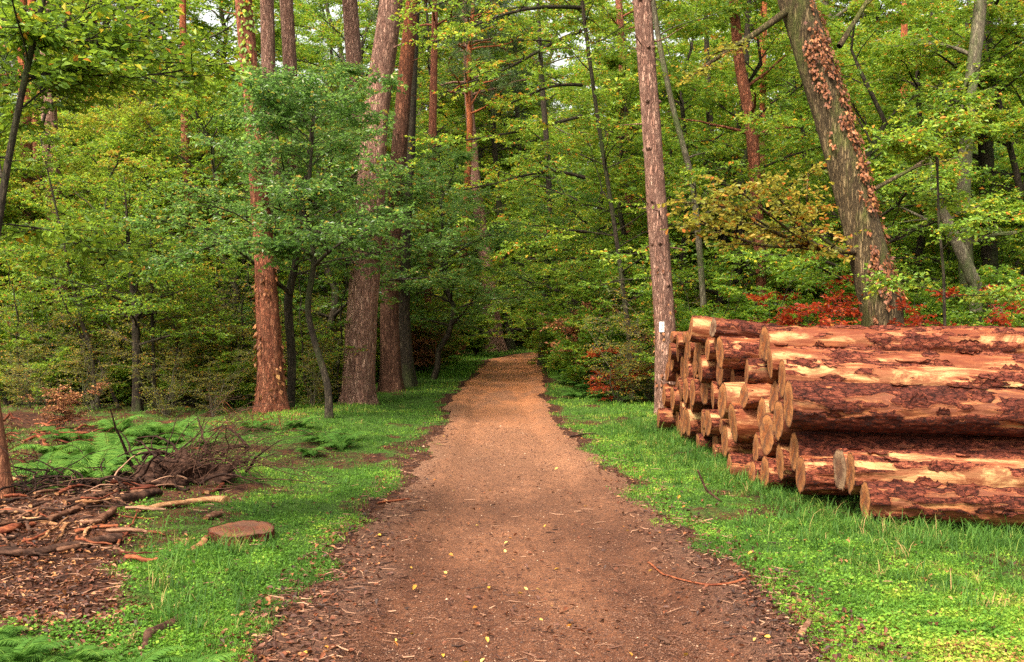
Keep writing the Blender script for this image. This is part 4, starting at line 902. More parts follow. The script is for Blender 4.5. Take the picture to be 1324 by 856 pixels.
# ------------------------------------------------------------------ the log pile
LOGY = []   # (y, z, r)
def make_log(xe, y, z, r, length, label, mat='log_wood', cut='cut', seed=0, yaw=0., pitch=.045, taper=.06, barkiness=.5, fine=1, group='logs of the stack', tilt=0.):
    """a felled pine log lying along +X from its cut end at (xe, y, z)"""
    rng = np.random.default_rng(1000 + seed)
    sides = 84 if fine == 2 else (44 if fine == 1 else 22)
    nl = 260 if fine == 2 else (90 if fine == 1 else 26)
    s = np.linspace(0, 1, nl) ** 1.35 * length
    an = np.arange(sides) / sides * 2 * np.pi
    Sg, A = np.meshgrid(s, an, indexing='ij')
    so = seed * 7.3
    cyl = lambda k, kx: np.stack([Sg * kx + so, np.cos(A) * k, np.sin(A) * k], -1)
    low = fbm(cyl(.9, .9), seed, 2) - .5
    med = fbm(cyl(2.2, 3.0), seed + 5, 3) - .5
    bn = fbm(cyl(1.25, 1.3), seed + 11, 4) * .5 + fbm(cyl(3.6, 4.5), seed + 12, 4) * .5
    q = np.quantile(bn, 1 - barkiness); bark = np.clip((bn - q) * 22 + .5, 0, 1); rim = np.exp(-((bn - q - .012) / .012) ** 2) * (vnoise(cyl(2.5, 3), seed + 40) > .55)
    plates = vnoise(cyl(9, 10), seed + 20)
    grooves = fbm(cyl(7, 1.2), seed + 25, 3) - .5
    bend = (.022 + .016 * np.cos(seed * 1.7)) * np.sin(Sg / length * 3.0 + seed)
    rad = r * (.95 if fine == 2 else 1) * (1 + taper * Sg / length + .17 * low * np.clip(Sg / .3 + .3, 0, 1) + .07 * med)
    rad = rad + rim * .012 + bark * (.009 + .017 * plates) + (1 - bark) * grooves * .012
    # knots and swellings
    for _ in range(rng.integers(2, 6)):
        ks, ka, kr = rng.uniform(.2, length), rng.uniform(0, 6.28), rng.uniform(.04, .09)
        dd = ((Sg - ks) / kr) ** 2 + ((((A - ka + np.pi) % (2 * np.pi)) - np.pi) * r / kr) ** 2
        rad = rad + .018 * np.exp(-dd)
    # slightly rough rim at the cut
    yc = bend; V = np.stack([Sg + 0 * A, np.cos(A) * rad + yc, np.sin(A) * rad], -1)
    lean = rng.normal(0, .05, 2) + np.array([0, tilt])
    endc = np.exp(-Sg / .05)
    V[..., 0] += (V[..., 1] * lean[0] + V[..., 2] * lean[1]) * endc
    k = np.arange(nl - 1)[:, None]; j = np.arange(sides)[None]; j2 = (j + 1) % sides
    mb = MB(); mb.add(V, np.stack([k * sides + j, (k + 1) * sides + j, (k + 1) * sides + j2, k * sides + j2], -1).reshape(-1, 4), a=bark.ravel())
    o = mb.build('log', M[mat], None, attr='bark')
    o.location = (xe, y, z); o.rotation_euler = (0, pitch, -yaw)
    tag(o, label, 'log', group)
    if fine == 2:
        for _ in range(13):
            s0 = rng.uniform(.05, 2.4); a0 = rng.uniform(1.1, 3.7); Lh = rng.uniform(.05, .17); Wh = rng.uniform(.018, .05) / r
            nu_, nv_ = 18, 9; u = np.linspace(-1, 1, nu_)[:, None]; v = np.linspace(-1, 1, nv_)[None]
            jag = .45 + 1.0 * vnoise(np.stack([u[:, 0] * 4 + s0 * 9, u[:, 0] * 0, u[:, 0] * 0], -1), seed)
            ww = (1 - np.abs(u) ** 3) ** .5 * jag[:, None]
            ss_ = np.clip(s0 + u * Lh * (1 + .15 * v), .01, length - .05); aa = a0 + v * Wh * ww
            i_s = np.clip(np.searchsorted(s, ss_), 0, nl - 1); i_a = np.round((aa % (2 * np.pi)) / (2 * np.pi) * sides).astype(int) % sides
            base_r = float(np.median(rad[i_s, i_a])) * .5 + rad[i_s, i_a] * .5; cu = rng.uniform(.004, .022); sg = rng.choice([-1, 1])
            lift_ = .004 + cu * np.clip(sg * v, 0, 1) ** 2 + .012 * np.abs(u) ** 4; edge_ = (1 - v ** 4) * (1 - u ** 6)
            fl = MB()
            for q_, off_ in ((0, .004), (1, -.006)):
                rr_2 = base_r + lift_ + off_ * edge_
                Vf = np.stack([ss_ + 0 * aa, np.cos(aa) * rr_2 + np.interp(ss_, s, bend[:, 0] if np.ndim(bend) > 1 else bend), np.sin(aa) * rr_2], -1)
                ii = np.arange(nu_ - 1)[:, None] * nv_ + np.arange(nv_ - 1)[None]
                qd_ = np.stack([ii, ii + 1, ii + nv_ + 1, ii + nv_], -1).reshape(-1, 4)
                fl.add(Vf, qd_ if q_ else qd_[:, ::-1], a=1.0)
            fl.build('loose_bark', M[mat], o, attr='bark')
    for end in (0, nl - 1):
        ring = V[end]; c = ring.mean(0); nr = 9 if fine else 4
        P, rd = [c[None]], [np.zeros(1)]
        for i in range(1, nr + 1):
            f = i / nr; rg = c + (ring - c) * f * (.985 if i == nr else 1)
            rg = rg.copy(); rg[:, 0] += (.004 if end else -.004) * (1 - f ** 6) + rng.normal(0, .0009, sides)
            P.append(rg); rd.append(np.full(sides, f))
        P = np.concatenate(P); rd = np.concatenate(rd)
        tr = [(0, 1 + (i + 1) % sides, 1 + i) for i in range(sides)]; qd = []
        for i in range(nr - 1):
            a0 = 1 + i * sides; a1 = a0 + sides
            qd += [(a0 + m, a0 + (m + 1) % sides, a1 + (m + 1) % sides, a1 + m) for m in range(sides)]
        cb = MB(); cb.add(P, qd, tr, a=rd); cb.build('cut_end', M[cut], o, attr='rad')
    return o

# measured logs: end centre px, py, end height px, X of the cut end, material, yaw, pitch, bark share, label
ML = [
 # px, py, h, X, mat, cut, yaw, pitch, bark, fine, label
 (1118, 646, 50, 2.86, 'log_dark', 'cut', .06, .045, .62, 2, 'wet dark red-brown log, lowest and nearest of the whole stack'),
 (1100, 612, 58, 2.86, 'log_wood', 'cut', .05, .040, .35, 2, 'orange-tan log with red bark flakes lying on the lowest nearest log'),
 (1086, 608, 58, 2.95, 'log_wood', 'cut_grey', .05, .040, .45, 2, 'log with a weathered grey cut end beside the orange-tan log'),
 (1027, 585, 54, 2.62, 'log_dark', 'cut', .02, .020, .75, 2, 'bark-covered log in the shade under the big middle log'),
 (1034, 612, 50, 2.70, 'log_wood', 'cut', .03, .030, .35, 2, 'short-looking tan log with a green streak low in the stack'),
 (1019, 522, 64, 2.52, 'log_dark', 'cut', .02, .038, .78, 2, 'thickest red-barked log in the middle of the stack'),
 (1011, 489, 56, 2.50, 'log_wood', 'cut', .02, .045, .30, 2, 'pale stripped log with a green-yellow streak resting above the thickest log'),
 (996, 469, 48, 2.46, 'log_wood', 'cut', .03, .035, .40, 2, 'peeling pink-tan log second from the top of the stack'),
 (990, 445, 50, 2.44, 'log_wood', 'cut', .02, .004, .28, 2, 'bright stripped orange log lying along the very top of the stack'),
 (985, 536, 46, 2.32, 'log_wood', 'cut', 0, .03, .4, 1, 'log end showing between the middle log and the short front-lit logs'),
 (991, 561, 58, 2.40, 'log_wood', 'cut', 0, .03, .4, 1, 'large round log end under the middle log cut ends'),
 (999, 512, 40, 2.42, 'log_dark', 'cut', 0, .03, .5, 1, 'narrow log end tucked left of the thickest log'),
 (1006, 543, 52, 2.50, 'log_dark', 'cut', 0, .03, .5, 1, 'log end wedged under the thickest log'),
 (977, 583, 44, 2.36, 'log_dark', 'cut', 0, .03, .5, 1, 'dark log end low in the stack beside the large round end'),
 (990, 610, 44, 2.46, 'log_wood', 'cut', 0, .03, .5, 1, 'orange log end standing near the grass below the large round end'),
 (974, 618, 32, 2.40, 'log_wood', 'cut', 0, .03, .5, 1, 'small log end in the grass at the bottom of the stack'),
 (943, 606, 34, 2.22, 'log_dark', 'cut', 0, .02, .6, 1, 'short red-barked log jutting out low over the grass'),
 (1006, 600, 46, 2.52, 'log_wood', 'cut', 0, .03, .5, 1, 'orange log end beside the bark-covered log'),
 (947, 545, 54, 2.24, 'log_wood', 'cut', 0, .02, .3, 1, 'sunny orange log jutting out of the middle of the stack'),
 (934, 518, 50, 2.22, 'log_wood', 'cut', 0, .01, .12, 1, 'smooth pale peeled log jutting out above the sunny orange one'),
 (962, 513, 34, 2.45, 'log_wood', 'cut', 0, .02, .12, 1, 'thin pale peeled log half hidden above the sunny orange one'),
 (931, 456, 42, 2.22, 'log_wood', 'cut', 0, .01, .35, 1, 'striped log with red leaves hanging over it high in the stack'),
 (937, 570, 44, 2.20, 'log_wood', 'cut', 0, .02, .3, 1, 'light log end leaning low behind the sunny orange log'),
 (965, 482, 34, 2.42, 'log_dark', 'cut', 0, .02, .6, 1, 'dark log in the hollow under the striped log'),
 (893, 425, 34, 2.30, 'log_wood', 'cut', 0, .115, .2, 1, 'pale yellow log lying on top of the far end'),
 (922, 424, 26, 2.34, 'log_dark', 'cut_grey', 0, .105, .5, 1, 'hollow split log lying on the top row beside the pale yellow one'),
 (876, 452, 32, 2.22, 'log_dark', 'cut', 0, .0, .6, 1, 'dark barked log at the far upper corner of the stack'),
 (890, 446, 36, 2.25, 'log_wood', 'cut', 0, .0, .5, 1, 'broad round log end just below the pale yellow top log'),
 (903, 452, 30, 2.28, 'log_wood', 'cut', 0, .0, .5, 1, 'narrow bright log end under the hollow split log'),
 (914, 452, 30, 2.26, 'log_wood', 'cut', 0, .0, .4, 1, 'narrow bright log end next to the striped log'),
 (900, 470, 40, 2.20, 'log_wood', 'cut', 0, .0, .4, 1, 'tall bright cut end in the upper part of the far stack'),
 (851, 541, 26, 1.98, 'log_dark', 'cut', 0, .0, .5, 1, 'short log lying in the grass at the far foot of the stack'),
]
LD = [7.82, 8.08, 8.42, 9.04, 8.74, 8.88, 9.43, 9.76, 10.1, 10.05, 9.72, 9.83, 9.3, 10.06, 9.61, 9.85, 10.25, 9.42, 10.48, 10.83, 10.3, 10.9, 10.89, 10.41, 11.81, 11.3, 13.7, 12.8, 12.0, 11.6, 12.39, 14.18]   # depth of each cut end
logs = []
for m, d in zip(ML, LD):
    px, py, h = m[:3]; X = (px - PW / 2) / F * d
    z = CH - (py - HOR) / F * d; r = h / 2 / F * d * .93
    logs.append([d, z, r, X] + list(m[4:]))
# push overlapping sections apart, keep them above the ground
A = np.array([[l[0], l[1], l[2]] for l in logs]); A0 = A.copy()
def relax(A, fixed=None, it=300):
    for _ in range(it):
        for i in range(len(A)):
            dy = A[:, 0] - A[i, 0]; dz = A[:, 1] - A[i, 1]; dist = np.hypot(dy, dz) + 1e-6
            ov = (A[:, 2] + A[i, 2]) * 1.0 + .004 - dist; ov[i] = -1
            for j in np.where(ov > 0)[0]:
                u = np.array([dy[j], dz[j]]) / dist[j] * ov[j] * .5
                fi = 0 if fixed is not None and i < fixed else 1; fj = 0 if fixed is not None and j < fixed else 1
                if fi + fj == 0: continue
                A[i, :2] -= u * fi * (2 if not fj else 1); A[j, :2] += u * fj * (2 if not fi else 1)
        A[:, 1] = np.maximum(A[:, 1], A[:, 2] - .02)
    return A
A = relax(A)
print('log shift max', np.abs(A - A0)[:, :2].max(0))
# fill the rest of the stack with more logs
def profile(y): return np.interp(y, [9.3, 9.7, 11.2, 13.6, 14.4, 15.0], [.5, 1.40, 1.50, 1.50, 1.2, .2])
rngl = np.random.default_rng(12)
fillers = []
cur = A.tolist()
for rad in (.165, .145, .125, .11, .09, .075):
    for _ in range(2600):
        y = rngl.uniform(9.6, 14.9); z = rngl.uniform(rad - .02, 1.5); r = rad * rngl.uniform(.93, 1.05)
        if z + r > profile(y) - .02: continue
        c = np.array(cur)
        if np.all(np.hypot(c[:, 0] - y, c[:, 1] - z) > c[:, 2] + r + .002):
            cur.append([y, z, r]); fillers.append(len(cur) - 1)
TP = {5: -.02, 0: .03, 6: -.02, 24: -.05, 25: -.04}   # taper per metre
for n, l in enumerate(logs):
    y, z, r = A[n]; X = l[3]
    make_log(X, y, z, r, 4.4 + .3 * math.sin(n * 3.1), l[-1], l[4], l[5], n, l[6], l[7], TP.get(n, .015), l[8], l[9])
for n, i in enumerate(fillers):
    y, z, r = cur[i]
    row = 'low in' if z < .45 else ('halfway up' if z < 1.0 else 'high in')
    where = 'the near half' if y < 10.8 else 'the far half'
    size = 'thick' if r > .14 else ('medium' if r > .105 else 'thin')
    xe = np.interp(y, [9.5, 10.8, 11.4, 15], [2.75, 2.60, 2.26, 2.20]) + (rngl.uniform(-.04, .07) if rngl.random() < .7 else rngl.uniform(-.12, .35))
    make_log(xe, y, z, r, 3.9 + rngl.uniform(-.2, .4), '%s log %s %s of the stack, one among similar cut ends' % (size, row, where), 'log_dark' if rngl.random() < .4 else 'log_wood', 'cut', 200 + n, 0, .015 if y < 11 else 0, .05, .5, 0, '%s logs %s %s of the stack' % (size, row, where))
print('logs', len(logs) + len(fillers))

# ------------------------------------------------------------------ grass, litter, grit
rngg = np.random.default_rng(5)
def scatter(n, ymin, ymax, xlo, xhi, dens, power=2.0):
    """points biased to the near, kept by density"""
    u = rngg.uniform(0, 1, n); p = 1 - power
    y = (ymin ** p + u * (ymax ** p - ymin ** p)) ** (1 / p) if power != 1 else ymin * (ymax / ymin) ** u
    x = rngg.uniform(xlo, xhi, n) * np.maximum(y, 4) * 1.0
    k = rngg.uniform(0, 1, n) < dens(x, y)
    return x[k], y[k]
def blades(mb, x, y, h, w, bend=.5, rnd=None, z=None):
    n = len(x); z = surf(x, y) if z is None else z
    az = rngg.uniform(0, 6.28, n); o = np.stack([np.cos(az), np.sin(az), 0 * az], -1); sd = np.stack([-np.sin(az), np.cos(az), 0 * az], -1)
    b0 = np.stack([x, y, z - .01], -1); h = h[:, None] if hasattr(h, '__len__') else h; w = w[:, None] if hasattr(w, '__len__') else w
    bd = rngg.uniform(.1, 1, n)[:, None] * bend
    up = np.array([0, 0, 1.])
    m = b0 + up * h * .6 + o * h * bd * .3; t = b0 + up * h * (1 - .35 * bd) + o * h * bd
    V = np.stack([b0 - sd * w * .5, b0 + sd * w * .5, m + sd * w * .4, m - sd * w * .4, t], 1)
    i = np.arange(n)[:, None] * 5
    r = rngg.uniform(0, 1, n) if rnd is None else rnd
    mb.add(V, i + np.array([[0, 1, 2, 3]]), i + np.array([[3, 2, 4]]), a=np.repeat(r, 5))
def long_blades(mb, x, y, h, w, rnd):
    n = len(x); z = surf(x, y); az = rngg.uniform(0, 6.28, n); o = np.stack([np.cos(az), np.sin(az), 0 * az], -1); sd = np.stack([-np.sin(az), np.cos(az), 0 * az], -1)
    p = np.stack([x, y, z - .01], -1); tilt = rngg.uniform(.05, .5, n); curl = rngg.uniform(.2, .85, n); L = h * 1.3; rows = []
    for k in range(5):
        wk = w * [1, .95, .8, .5, .08][k]; rows += [p - sd * wk[:, None] * .5, p + sd * wk[:, None] * .5]
        p = p + (o * np.sin(tilt)[:, None] + np.array([0, 0, 1.]) * np.cos(tilt)[:, None]) * (L / 4)[:, None]; tilt = tilt + curl * (.6 + .3 * k)
    V = np.stack(rows, 1); i = np.arange(n)[:, None] * 10
    mb.add(V, np.concatenate([i + np.array([[2 * k, 2 * k + 1, 2 * k + 3, 2 * k + 2]]) for k in range(4)]), a=np.repeat(rnd, 10))
def patchrnd(x, y, amp=.55):
    return np.clip(.36 + (n2(x, y, .9, 61) - .5) * amp * 2.2 + rngg.normal(0, .15, len(x)) + (n2(x, y, 5, 63) - .5) * .9 + (rngg.random(len(x)) < .03) * .4, 0, 1)
gm = MB()
dens = lambda x, y: np.clip(green(x, y) * (.30 + 1.3 * n2(x, y, 3.2, 71)) - .24, 0, 1) * np.where((x > 2.3) & (y > 7.6) & (y < 15) & (x > np.interp(y, [7.6, 9.5, 15], [3.2, 2.6, 2.3])), .0, 1)
x, y = scatter(900000, 4.2, 30, -.56, .56, dens, 1.7)
sc = np.clip(y / 9, .8, 3)
blades(gm, x, y, rngg.uniform(.015, .05, len(x)) * np.clip(y / 12, 1, 1.8) * (.5 + 1.1 * n2(x, y, 1.4, 75)), .0040 * sc, 1.3, patchrnd(x, y))
x, y = scatter(160000, 28, 75, -.5, .5, lambda x, y: np.clip(green(x, y) * 1.2 - .2, 0, 1) * (np.minimum(np.abs(x - pl(y)), np.abs(x - pr(y))) < 12), 1.2)
blades(gm, x, y, rngg.uniform(.08, .2, len(x)), .02, .8, patchrnd(x, y))
# tiny round leaflets of moss and clover
x, y = scatter(330000, 4.2, 16, -.56, .56, dens, 1.7)
leaves(gm, np.stack([x, y, gz(x, y) + rngg.uniform(.0, .03, len(x))], -1), nrm(rngg.normal(0, 1, (len(x), 3)) * [1, 1, .2]), .019, rngg, .4, .9, .1, rnd=np.clip(patchrnd(x, y) - .06, 0, 1))
tag(gm.build('grass', M['grass'], smooth=False), 'short bright green grass and clover on the verges and woodland floor', 'grass', kind='stuff')
# long grass round the logs and on the verge
lg = MB(); cs = []
for _ in range(900):
    yy_ = rngg.uniform(5.0, 15.5); edge_ = np.interp(yy_, [5, 7.6, 9.5, 12, 15.5], [3.4, 3.0, 2.45, 2.2, 2.0])
    xx_ = edge_ + rngg.normal(-.12, .26)
    if yy_ < 8: xx_ = edge_ + rngg.uniform(-1.0, 1.2)
    cs.append((xx_, yy_, rngg.uniform(.05, .11) + .12 * rngg.random() ** 3))
for _ in range(170):
    yy_ = rngg.uniform(6.9, 7.7); cs.append((rngg.uniform(2.6, 4.6), yy_, rngg.uniform(.08, .2)))
for _ in range(1100):
    yy_ = rngg.uniform(4.4, 20); sd = rngg.random() < .5
    xx_ = float(pl(yy_)) - rngg.uniform(.3, 2.4) if sd else float(pr(yy_)) + rngg.uniform(.35, 1.5)
    if green(xx_, yy_) < .5: continue
    if n2(xx_, yy_, 1.2, 66) < .45: continue
    cs.append((xx_, yy_, rngg.uniform(.03, .08) + .09 * rngg.random() ** 3))
for _ in range(70):
    yy_ = rngg.uniform(5.0, 7.2); cs.append((rngg.uniform(-.36, -.24) * yy_, yy_, rngg.uniform(.08, .17)))
for cx_, cy_, hh in cs:
    n = rngg.integers(14, 30); x = cx_ + rngg.normal(0, hh * .28, n); y = cy_ + rngg.normal(0, hh * .28, n)
    long_blades(lg, x, y, rngg.uniform(.35, 1.2, n) * hh, rngg.uniform(.003, .007, n), np.clip(rngg.normal(.36 + rngg.normal(0, .1), .18, n) + (.45 if rngg.random() < .08 else 0), 0, 1))
tag(lg.build('long_grass', M['tall_grass'], smooth=False), 'longer deep green grass tufts at the foot of the logs', 'grass', kind='stuff')

# fallen leaves
def litter(n, ymin, ymax, lo, hi, dens, size, mat, name, label, cat, power=1.8, stuff=True, rn=None, lift=.006):
    mb = MB(); x, y = scatter(n, ymin, ymax, lo, hi, dens, power); m = len(x)
    leaves(mb, np.stack([x, y, surf(x, y) + lift + rngg.uniform(.0, .012, m)], -1), nrm(rngg.normal(0, 1, (m, 3)) * [1, 1, .15]) + [0, 0, .25], size, rngg, .28, .6, .16, lobed=True, rnd=rn(m) if rn else None)
    return tag(mb.build(name, mat, smooth=False), label, cat, kind='stuff')
def shoulder(x, y):
    c = (pl(y) + pr(y)) / 2; h = (pr(y) - pl(y)) / 2; q = np.abs(x - c) / h
    s = np.where(q < 1, .035 + .5 * np.clip((q - .6) / .4, 0, 1) ** 1.5, .0)
    out = np.where((q >= 1) & (q < 1.3), .5, 0)
    soil = np.clip((-.36 * y - x) / .3, 0, 1) * (y < 9.8) * .75
    wood_ = np.where((q > 3) & (y > 9.5), .9, 0) + np.where(q > 1.2, .07, 0)
    return np.clip(s + out + soil + wood_, 0, 1) * (.4 + 1.0 * n2(x, y, 3, 81))
litter(60000, 4.2, 26, -.58, .5, shoulder, .034, M['litter'], 'fallen_leaves', 'small brown fallen leaves scattered over soil and path shoulders', 'fallen leaves')
litter(110, 4.4, 14, -.3, .36, lambda x, y: np.where((x > pl(y)) & (x < pr(y) + 1.2), .9, .15), .036, M['leaf_yellow'], 'yellow_leaves', 'bright yellow fallen leaves dotted over the path and verge', 'fallen leaves', 1.8)
# grit and crumbs on the path
gr = MB(); x, y = scatter(220000, 4.2, 18, -.34, .36, lambda x, y: ((x > pl(y) - .35) & (x < pr(y) + .1)) * (.25 + n2(x, y, 2.5, 91)), 2.0)
m = len(x); s = np.exp(rngg.normal(-6.0, .45, m))[:, None] * np.clip(y / 7, 1, 2)[:, None]; base_ = np.array([[1, 0, 0], [0, 1, 0], [-1, 0, 0], [0, -1, 0], [0, 0, .8]])
Vv = np.stack([x, y, surf(x, y) + .001], -1)[:, None] + base_[None] * s[:, None] * rngg.uniform(.6, 1.4, (m, 5, 1)); i = np.arange(m)[:, None] * 5
gr.add(Vv, tris=np.concatenate([i + np.array([[a, (a + 1) % 4, 4]]) for a in range(4)]), a=np.repeat(np.clip(rngg.normal(.42, .22, m), 0, 1), 5))
tag(gr.build('gravel', M['grit'], smooth=False), 'fine brown grit and small stones on the path', 'gravel', kind='stuff')
# twiglets
tw = MB(); x, y = scatter(16000, 4.2, 16, -.58, .42, lambda x, y: np.clip(shoulder(x, y) * 1.2, 0, 1), 1.8); m = len(x)
az = rngg.uniform(0, 3.14, m); L = rngg.uniform(.02, .13, m); c0 = np.stack([x, y, surf(x, y) + .006], -1); dv = np.stack([np.cos(az), np.sin(az), rngg.normal(0, .12, m)], -1) * L[:, None]
side_ = np.cross(dv, [0, 0, 1.]) * rngg.normal(0, .25, m)[:, None]
tw.tubes(np.stack([c0 - dv / 2, c0 + side_, c0 + dv / 2], 1), np.stack([np.full(m, .0022), np.full(m, .0026), np.full(m, .0014)], 1) * rngg.uniform(.7, 2, m)[:, None], 4, a=rngg.uniform(0, 1, m))
tag(tw.build('twig_litter', M['twigs']), 'tiny broken twigs and bark crumbs over the soil', 'twigs', kind='stuff')

# ------------------------------------------------------------------ ferns
def fern_mesh(seed):
    rng = np.random.default_rng(seed); mb = MB()
    for k in range(11):
        az = k * 2 * math.pi / 11 + rng.normal(0, .25); L = rng.uniform(.45, .75); K = 14
        el = 1.15 + rng.normal(0, .1); p = np.array([0, 0, 0.]); pts = [p]
        for j in range(K - 1):
            p = p + np.array([math.cos(az) * math.cos(el), math.sin(az) * math.cos(el), math.sin(el)]) * L / (K - 1); el -= .145; pts.append(p)
        P = np.array(pts); mb.tubes(P, np.linspace(.004, .0012, K), 4, a=[.9])
        T = nrm(np.gradient(P, axis=0)); S_ = nrm(np.cross(T, [0, 0, 1.])); Nn = np.cross(S_, T)
        t = np.linspace(.14, .99, 30); idx = t * (K - 1)
        for sd in (-1, 1):
            c = np.stack([np.interp(idx, np.arange(K), P[:, q]) for q in range(3)], -1)
            tt_ = np.stack([np.interp(idx, np.arange(K), T[:, q]) for q in range(3)], -1); ss = np.stack([np.interp(idx, np.arange(K), S_[:, q]) for q in range(3)], -1) * sd
            nn_ = np.stack([np.interp(idx, np.arange(K), Nn[:, q]) for q in range(3)], -1)
            ln = (.17 * L / .6 * np.sin(np.clip((1 - t) * 1.25 + .05, 0, 1) * 1.5708))[:, None]
            dirp = nrm(ss + tt_ * .35 - nn_ * .12 + rng.normal(0, .05, (30, 3)))
            tip = c + dirp * ln - nn_ * ln * .12; mid = c + dirp * ln * .4; w = tt_ * ln * .085
            V = np.stack([c, mid + w, tip, mid - w], 1).reshape(-1, 3)
            mb.add(V, np.arange(len(V)).reshape(-1, 4), a=np.repeat(np.clip(rng.normal(.45 + rng.normal(0, .12), .12, len(c)), 0, 1), 4))
    return mb.mesh('fern', [M['fern']], smooth=False)
FM = [fern_mesh(s) for s in (1, 2, 3)]
def fern(px, py, sc, label, group=None):
    d = dg_(py); x = (px - PW / 2) / F * d
    o = mkobj('fern', FM[R.integers(0, 3)], None, (x, d, float(gz(x, d)) - .02), (R.normal(0, .08), R.normal(0, .08), R.uniform(0, 6.28))); o.scale = (sc,) * 3
    tag(o, label, 'fern', group)
for px, py, sc in [(70, 590, .9), (105, 612, .9), (140, 590, 1), (170, 575, .95), (205, 572, 1), (230, 565, .9), (125, 630, .9), (160, 622, .9), (190, 600, .85), (95, 575, .9), (150, 560, .9), (60, 625, .8), (215, 590, .8), (250, 575, .8)]:
    fern(px, py, sc * 1.0, 'feathery green fern growing behind the fallen branches', 'ferns behind the fallen branches')
for px, py, sc in [(385, 560, .8), (415, 575, .9), (440, 580, .9), (450, 570, .8), (400, 590, .6), (330, 562, .8)]:
    fern(px, py, sc * .8, 'pale green fern on the open verge in front of the pines', 'ferns before the pines')
for px, py, sc in [(20, 880, .8), (90, 870, .7), (170, 880, .75), (250, 885, .7), (60, 900, .8), (140, 905, .8), (-20, 860, .7), (-5, 845, .5)]:
    fern(px, py, sc * .62, 'low fern at the very front edge of the soil patch', 'ferns at the front edge')
for px, py, sc in [(735, 497, 1), (755, 505, 1), (770, 515, 1), (745, 515, .8), (790, 520, 1), (725, 485, 1), (590, 460, 1.3), (575, 468, 1.2), (610, 455, 1.4), (560, 478, 1.1), (715, 478, 1.1)]:
    fern(px, py, sc, 'fern at the foot of the shrubs along the far verge', 'ferns along the far verge')

# ------------------------------------------------------------------ fallen wood on the brush side
def chunk(pts, mat, label, name='fallen_branch', cat='branch', seed=0, sides=14, group=None, lift=0.0, dep=None, rough=.24, end=None):
    """a piece of fallen wood drawn along photo points [(px, py, width px)] lying on the ground"""
    P = []
    pts = np.array(pts, float)
    for a, b_, w in pts:
        d = dep if dep is not None else dg_(b_ + w / 2)
        P.append(at(a, b_, d))
    P = np.array(P); dm = P[:, 1]; r = pts[:, 2] / F * dm / 2
    K = 28; s = np.concatenate([[0], np.cumsum(np.linalg.norm(np.diff(P, axis=0), axis=1))]); t = np.linspace(0, s[-1], K)
    Q = np.stack([np.interp(t, s, P[:, k]) for k in range(3)], -1); rr = np.interp(t, s, r)
    for _ in range(3): Q[1:-1] = (Q[:-2] + 2 * Q[1:-1] + Q[2:]) / 4
    if dep is None: Q[:, 2] = surf(Q[:, 0], Q[:, 1]) + rr * .75 + lift
    rngc = np.random.default_rng(seed + 9000); kn = np.interp(np.arange(K), np.linspace(0, K - 1, 8), rngc.normal(0, 1, 8))[:, None] * rr[:, None] * .7; Q = Q + kn * np.array([.6, 1, .1])
    base = Q[0].copy(); Q = Q - base
    T = nrm(np.gradient(Q, axis=0)); U = nrm(np.cross(T, np.array([0, 0, 1.]) + 0 * T)); Wv = np.cross(T, U) * rngc.uniform(.45, 1.0); an = np.arange(sides) / sides * 2 * np.pi
    nz = fbm(np.stack([np.cos(an)[None] * 1.5 + 0 * t[:, None], np.sin(an)[None] * 1.5 + 0 * t[:, None], t[:, None] * 9 + 0 * an[None] + seed * 3], -1), seed, 5) - .5
    rad = rr[:, None] * (1 + nz * rough * 5); V = Q[:, None] + rad[..., None] * (np.cos(an)[None, :, None] * U[:, None] + np.sin(an)[None, :, None] * Wv[:, None])
    k = np.arange(K - 1)[:, None]; j = np.arange(sides)[None]; j2 = (j + 1) % sides
    mb = MB(); mb.add(V, np.stack([k * sides + j, k * sides + j2, (k + 1) * sides + j2, (k + 1) * sides + j], -1).reshape(-1, 4))
    o = mb.build(name, M[mat], None, loc=base); tag(o, label, cat, group)
    for q in (0, K - 1):
        e = MB(); c = V[q].mean(0)[None]; e.add(np.concatenate([V[q], c]), tris=[(i_, (i_ + 1) % sides, sides) for i_ in range(sides)])
        e.build('broken_end', M[end or 'dead_pale'], o, smooth=False)
    return o
chunk([(178, 675, 11), (225, 662, 11), (262, 653, 11), (284, 650, 12), (294, 652, 15)], 'dead_pale', 'long pale barkless branch pointing towards the sawn wood disc', seed=1)
chunk([(-20, 724, 15), (40, 722, 14), (90, 714, 14), (130, 708, 13), (156, 704, 14)], 'dead_dark', 'dark bowed log along the edge of the bare soil', seed=2)
chunk([(55, 684, 11), (85, 674, 12), (110, 664, 12), (134, 659, 9)], 'dead_grey', 'weathered grey-brown branch piece above the soil patch', seed=3)
chunk([(112, 688, 13), (130, 683, 13), (148, 677, 11)], 'dead_grey', 'short pale broken billet with a grey face', seed=4)
chunk([(-15, 696, 18), (10, 693, 17), (38, 686, 12)], 'dead_red', 'wet red-stained slab of wood at the picture edge', seed=5)
chunk([(88, 659, 10), (110, 655, 11), (132, 650, 9)], 'dead_dark', 'mossy dark branch lying behind the grey-brown piece', seed=6)
chunk([(6, 645, 7), (30, 640, 8), (56, 639, 7)], 'dead_grey', 'pale curved stick by the smooth orange-brown trunk', seed=7)
chunk([(44, 611, 11), (56, 608, 12), (69, 603, 12)], 'dead_red', 'stubby reddish log among the ferns', seed=8)
chunk([(18, 615, 10), (32, 616, 11)], 'dead_pale', 'pale wood chunk beside the stubby reddish log', seed=9)
chunk([(217, 581, 8), (228, 578, 9), (236, 573, 9)], 'dead_pale', 'bright orange wood chunk behind the root heap', seed=10)
chunk([(240, 575, 3), (258, 577, 3.5), (272, 580, 3)], 'dead_red', 'thin reddish stick behind the root heap', seed=11)
